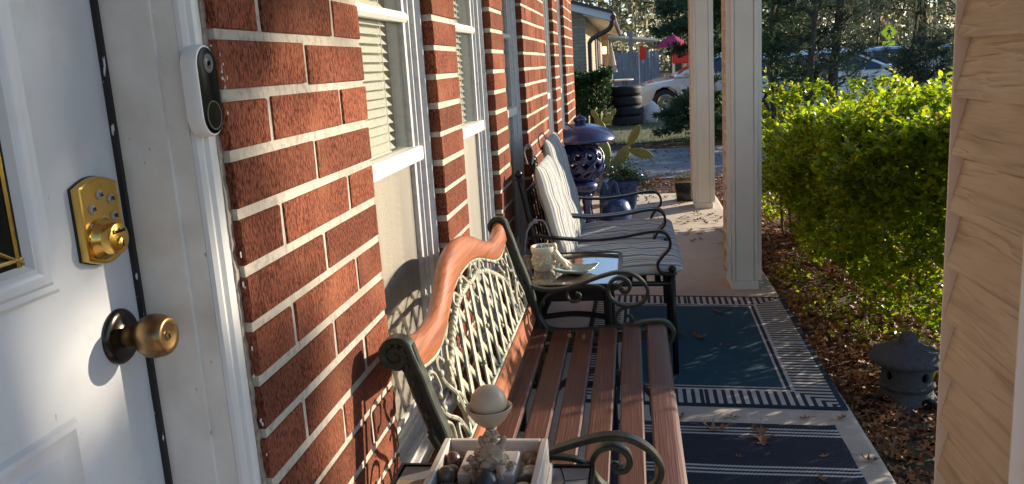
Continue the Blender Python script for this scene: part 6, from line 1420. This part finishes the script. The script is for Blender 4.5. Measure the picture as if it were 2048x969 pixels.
    bld(MB().box(2.19*L, 2.215*L, -0.35, 0.35, 0.50, 0.60), 'grille', 'black_plastic', t)
    return t
car('white sedan parked behind the dense cedar next to the tyre stack', 2.75, 22.4, PI, 'car_white')
car('white hatchback parked behind the slender grey-green cedar', 5.05, 20.4, R(4), 'car_white', 4.6, 1.46, 'hatch')
car('silver sedan parked near the pedestrian crossing sign', 12.9, 37.5, R(176), 'car_silver')
car('white sedan parked on the verge right of the crossing sign pole', 15.5, 33.8, R(5), 'car_white')
car('pale silver hatchback in the lane beyond the boxwood hedge', 9.3, 30.5, R(8), 'car_silver', 4.4, 1.5, 'hatch')
car('red sedan mostly hidden behind the siding columns', 3.3, 29.0, R(170), 'car_red')

# ================================================================== crossing sign
sg_ = thing('crossing_sign', 'yellow-green diamond pedestrian crossing sign with an arrow plaque on a steel pole', 'sign', (11.85, 40, -0.32))
sx2, sy2, sz2 = 11.85, 40.0, 1.795
MB().tube([(sx2, sy2+0.03, -0.34), (sx2, sy2+0.03, 2.25)], 0.035, 8).build('pole', 'galv', sg_)
dm_ = MB().prism([(sx2, sz2-0.38), (sx2+0.38, sz2), (sx2, sz2+0.38), (sx2-0.38, sz2)], 1, sy2-0.012, sy2-0.006).build('diamond', 'sign_yellow', sg_)
bdr = MB().bar([(sx2+0.345*math.sin(a), sy2-0.014, sz2+0.345*math.cos(a)) for a in (0, PI/2, PI, 3*PI/2)], 0.012, 0.003, (0, 1, 0), True).build('border', 'sign_black', dm_)
wk = MB()
for poly in ([(-0.02, 0.20), (0.03, 0.20), (0.045, 0.165), (0.03, 0.13), (-0.02, 0.13), (-0.035, 0.165)], [(-0.06, 0.11), (0.05, 0.11), (0.06, -0.02), (-0.04, -0.02)], [(-0.04, -0.02), (0.01, -0.02), (-0.06, -0.20), (-0.11, -0.20)], [(0.01, -0.02), (0.06, -0.02), (0.11, -0.20), (0.065, -0.20)], [(0.05, 0.11), (0.13, 0.02), (0.11, 0.0), (0.04, 0.07)], [(-0.06, 0.11), (-0.12, 0.0), (-0.09, -0.01), (-0.03, 0.08)]):
    wk.prism([(sx2+a, sz2+b) for a, b in poly], 1, sy2-0.016, sy2-0.013)
wk.build('walker_symbol', 'sign_black', dm_)
pq = MB().box(sx2-0.26, sx2+0.26, sy2-0.012, sy2-0.006, 1.22, 1.42).build('plaque', 'sign_yellow', sg_)
MB().prism([(sx2-0.15, 1.25), (sx2-0.02, 1.25), (sx2-0.055, 1.275), (sx2+0.15, 1.37), (sx2+0.12, 1.40), (sx2-0.085, 1.305), (sx2-0.12, 1.335)], 1, sy2-0.016, sy2-0.013).build('arrow_symbol', 'sign_black', pq)

# ================================================================== grass
r5 = np.random.default_rng(88); n = 9000
gx = r5.uniform(-1.2, 7, n); gy = 14.3+r5.random(n)**1.5*8; Pg = np.stack([gx, gy, ground_h(gx, gy)], 1); a = r5.uniform(0, PI, n); hh = r5.uniform(0.03, 0.085, n)
U = np.stack([np.cos(a), np.sin(a), 0*a], 1)*0.007; T = np.stack([r5.normal(0, 0.03, n), r5.normal(0, 0.03, n), hh], 1)
Q = np.stack([Pg-U, Pg+U, Pg+T*0.6+U*0.5, Pg+T], 1)
o = link('grass', npmesh('grass', Q.reshape(-1, 3), np.arange(n*4).reshape(-1, 4), 'grass_blade')); tag(o, 'thin winter grass around the tyres and cedars', 'grass', kind='stuff')
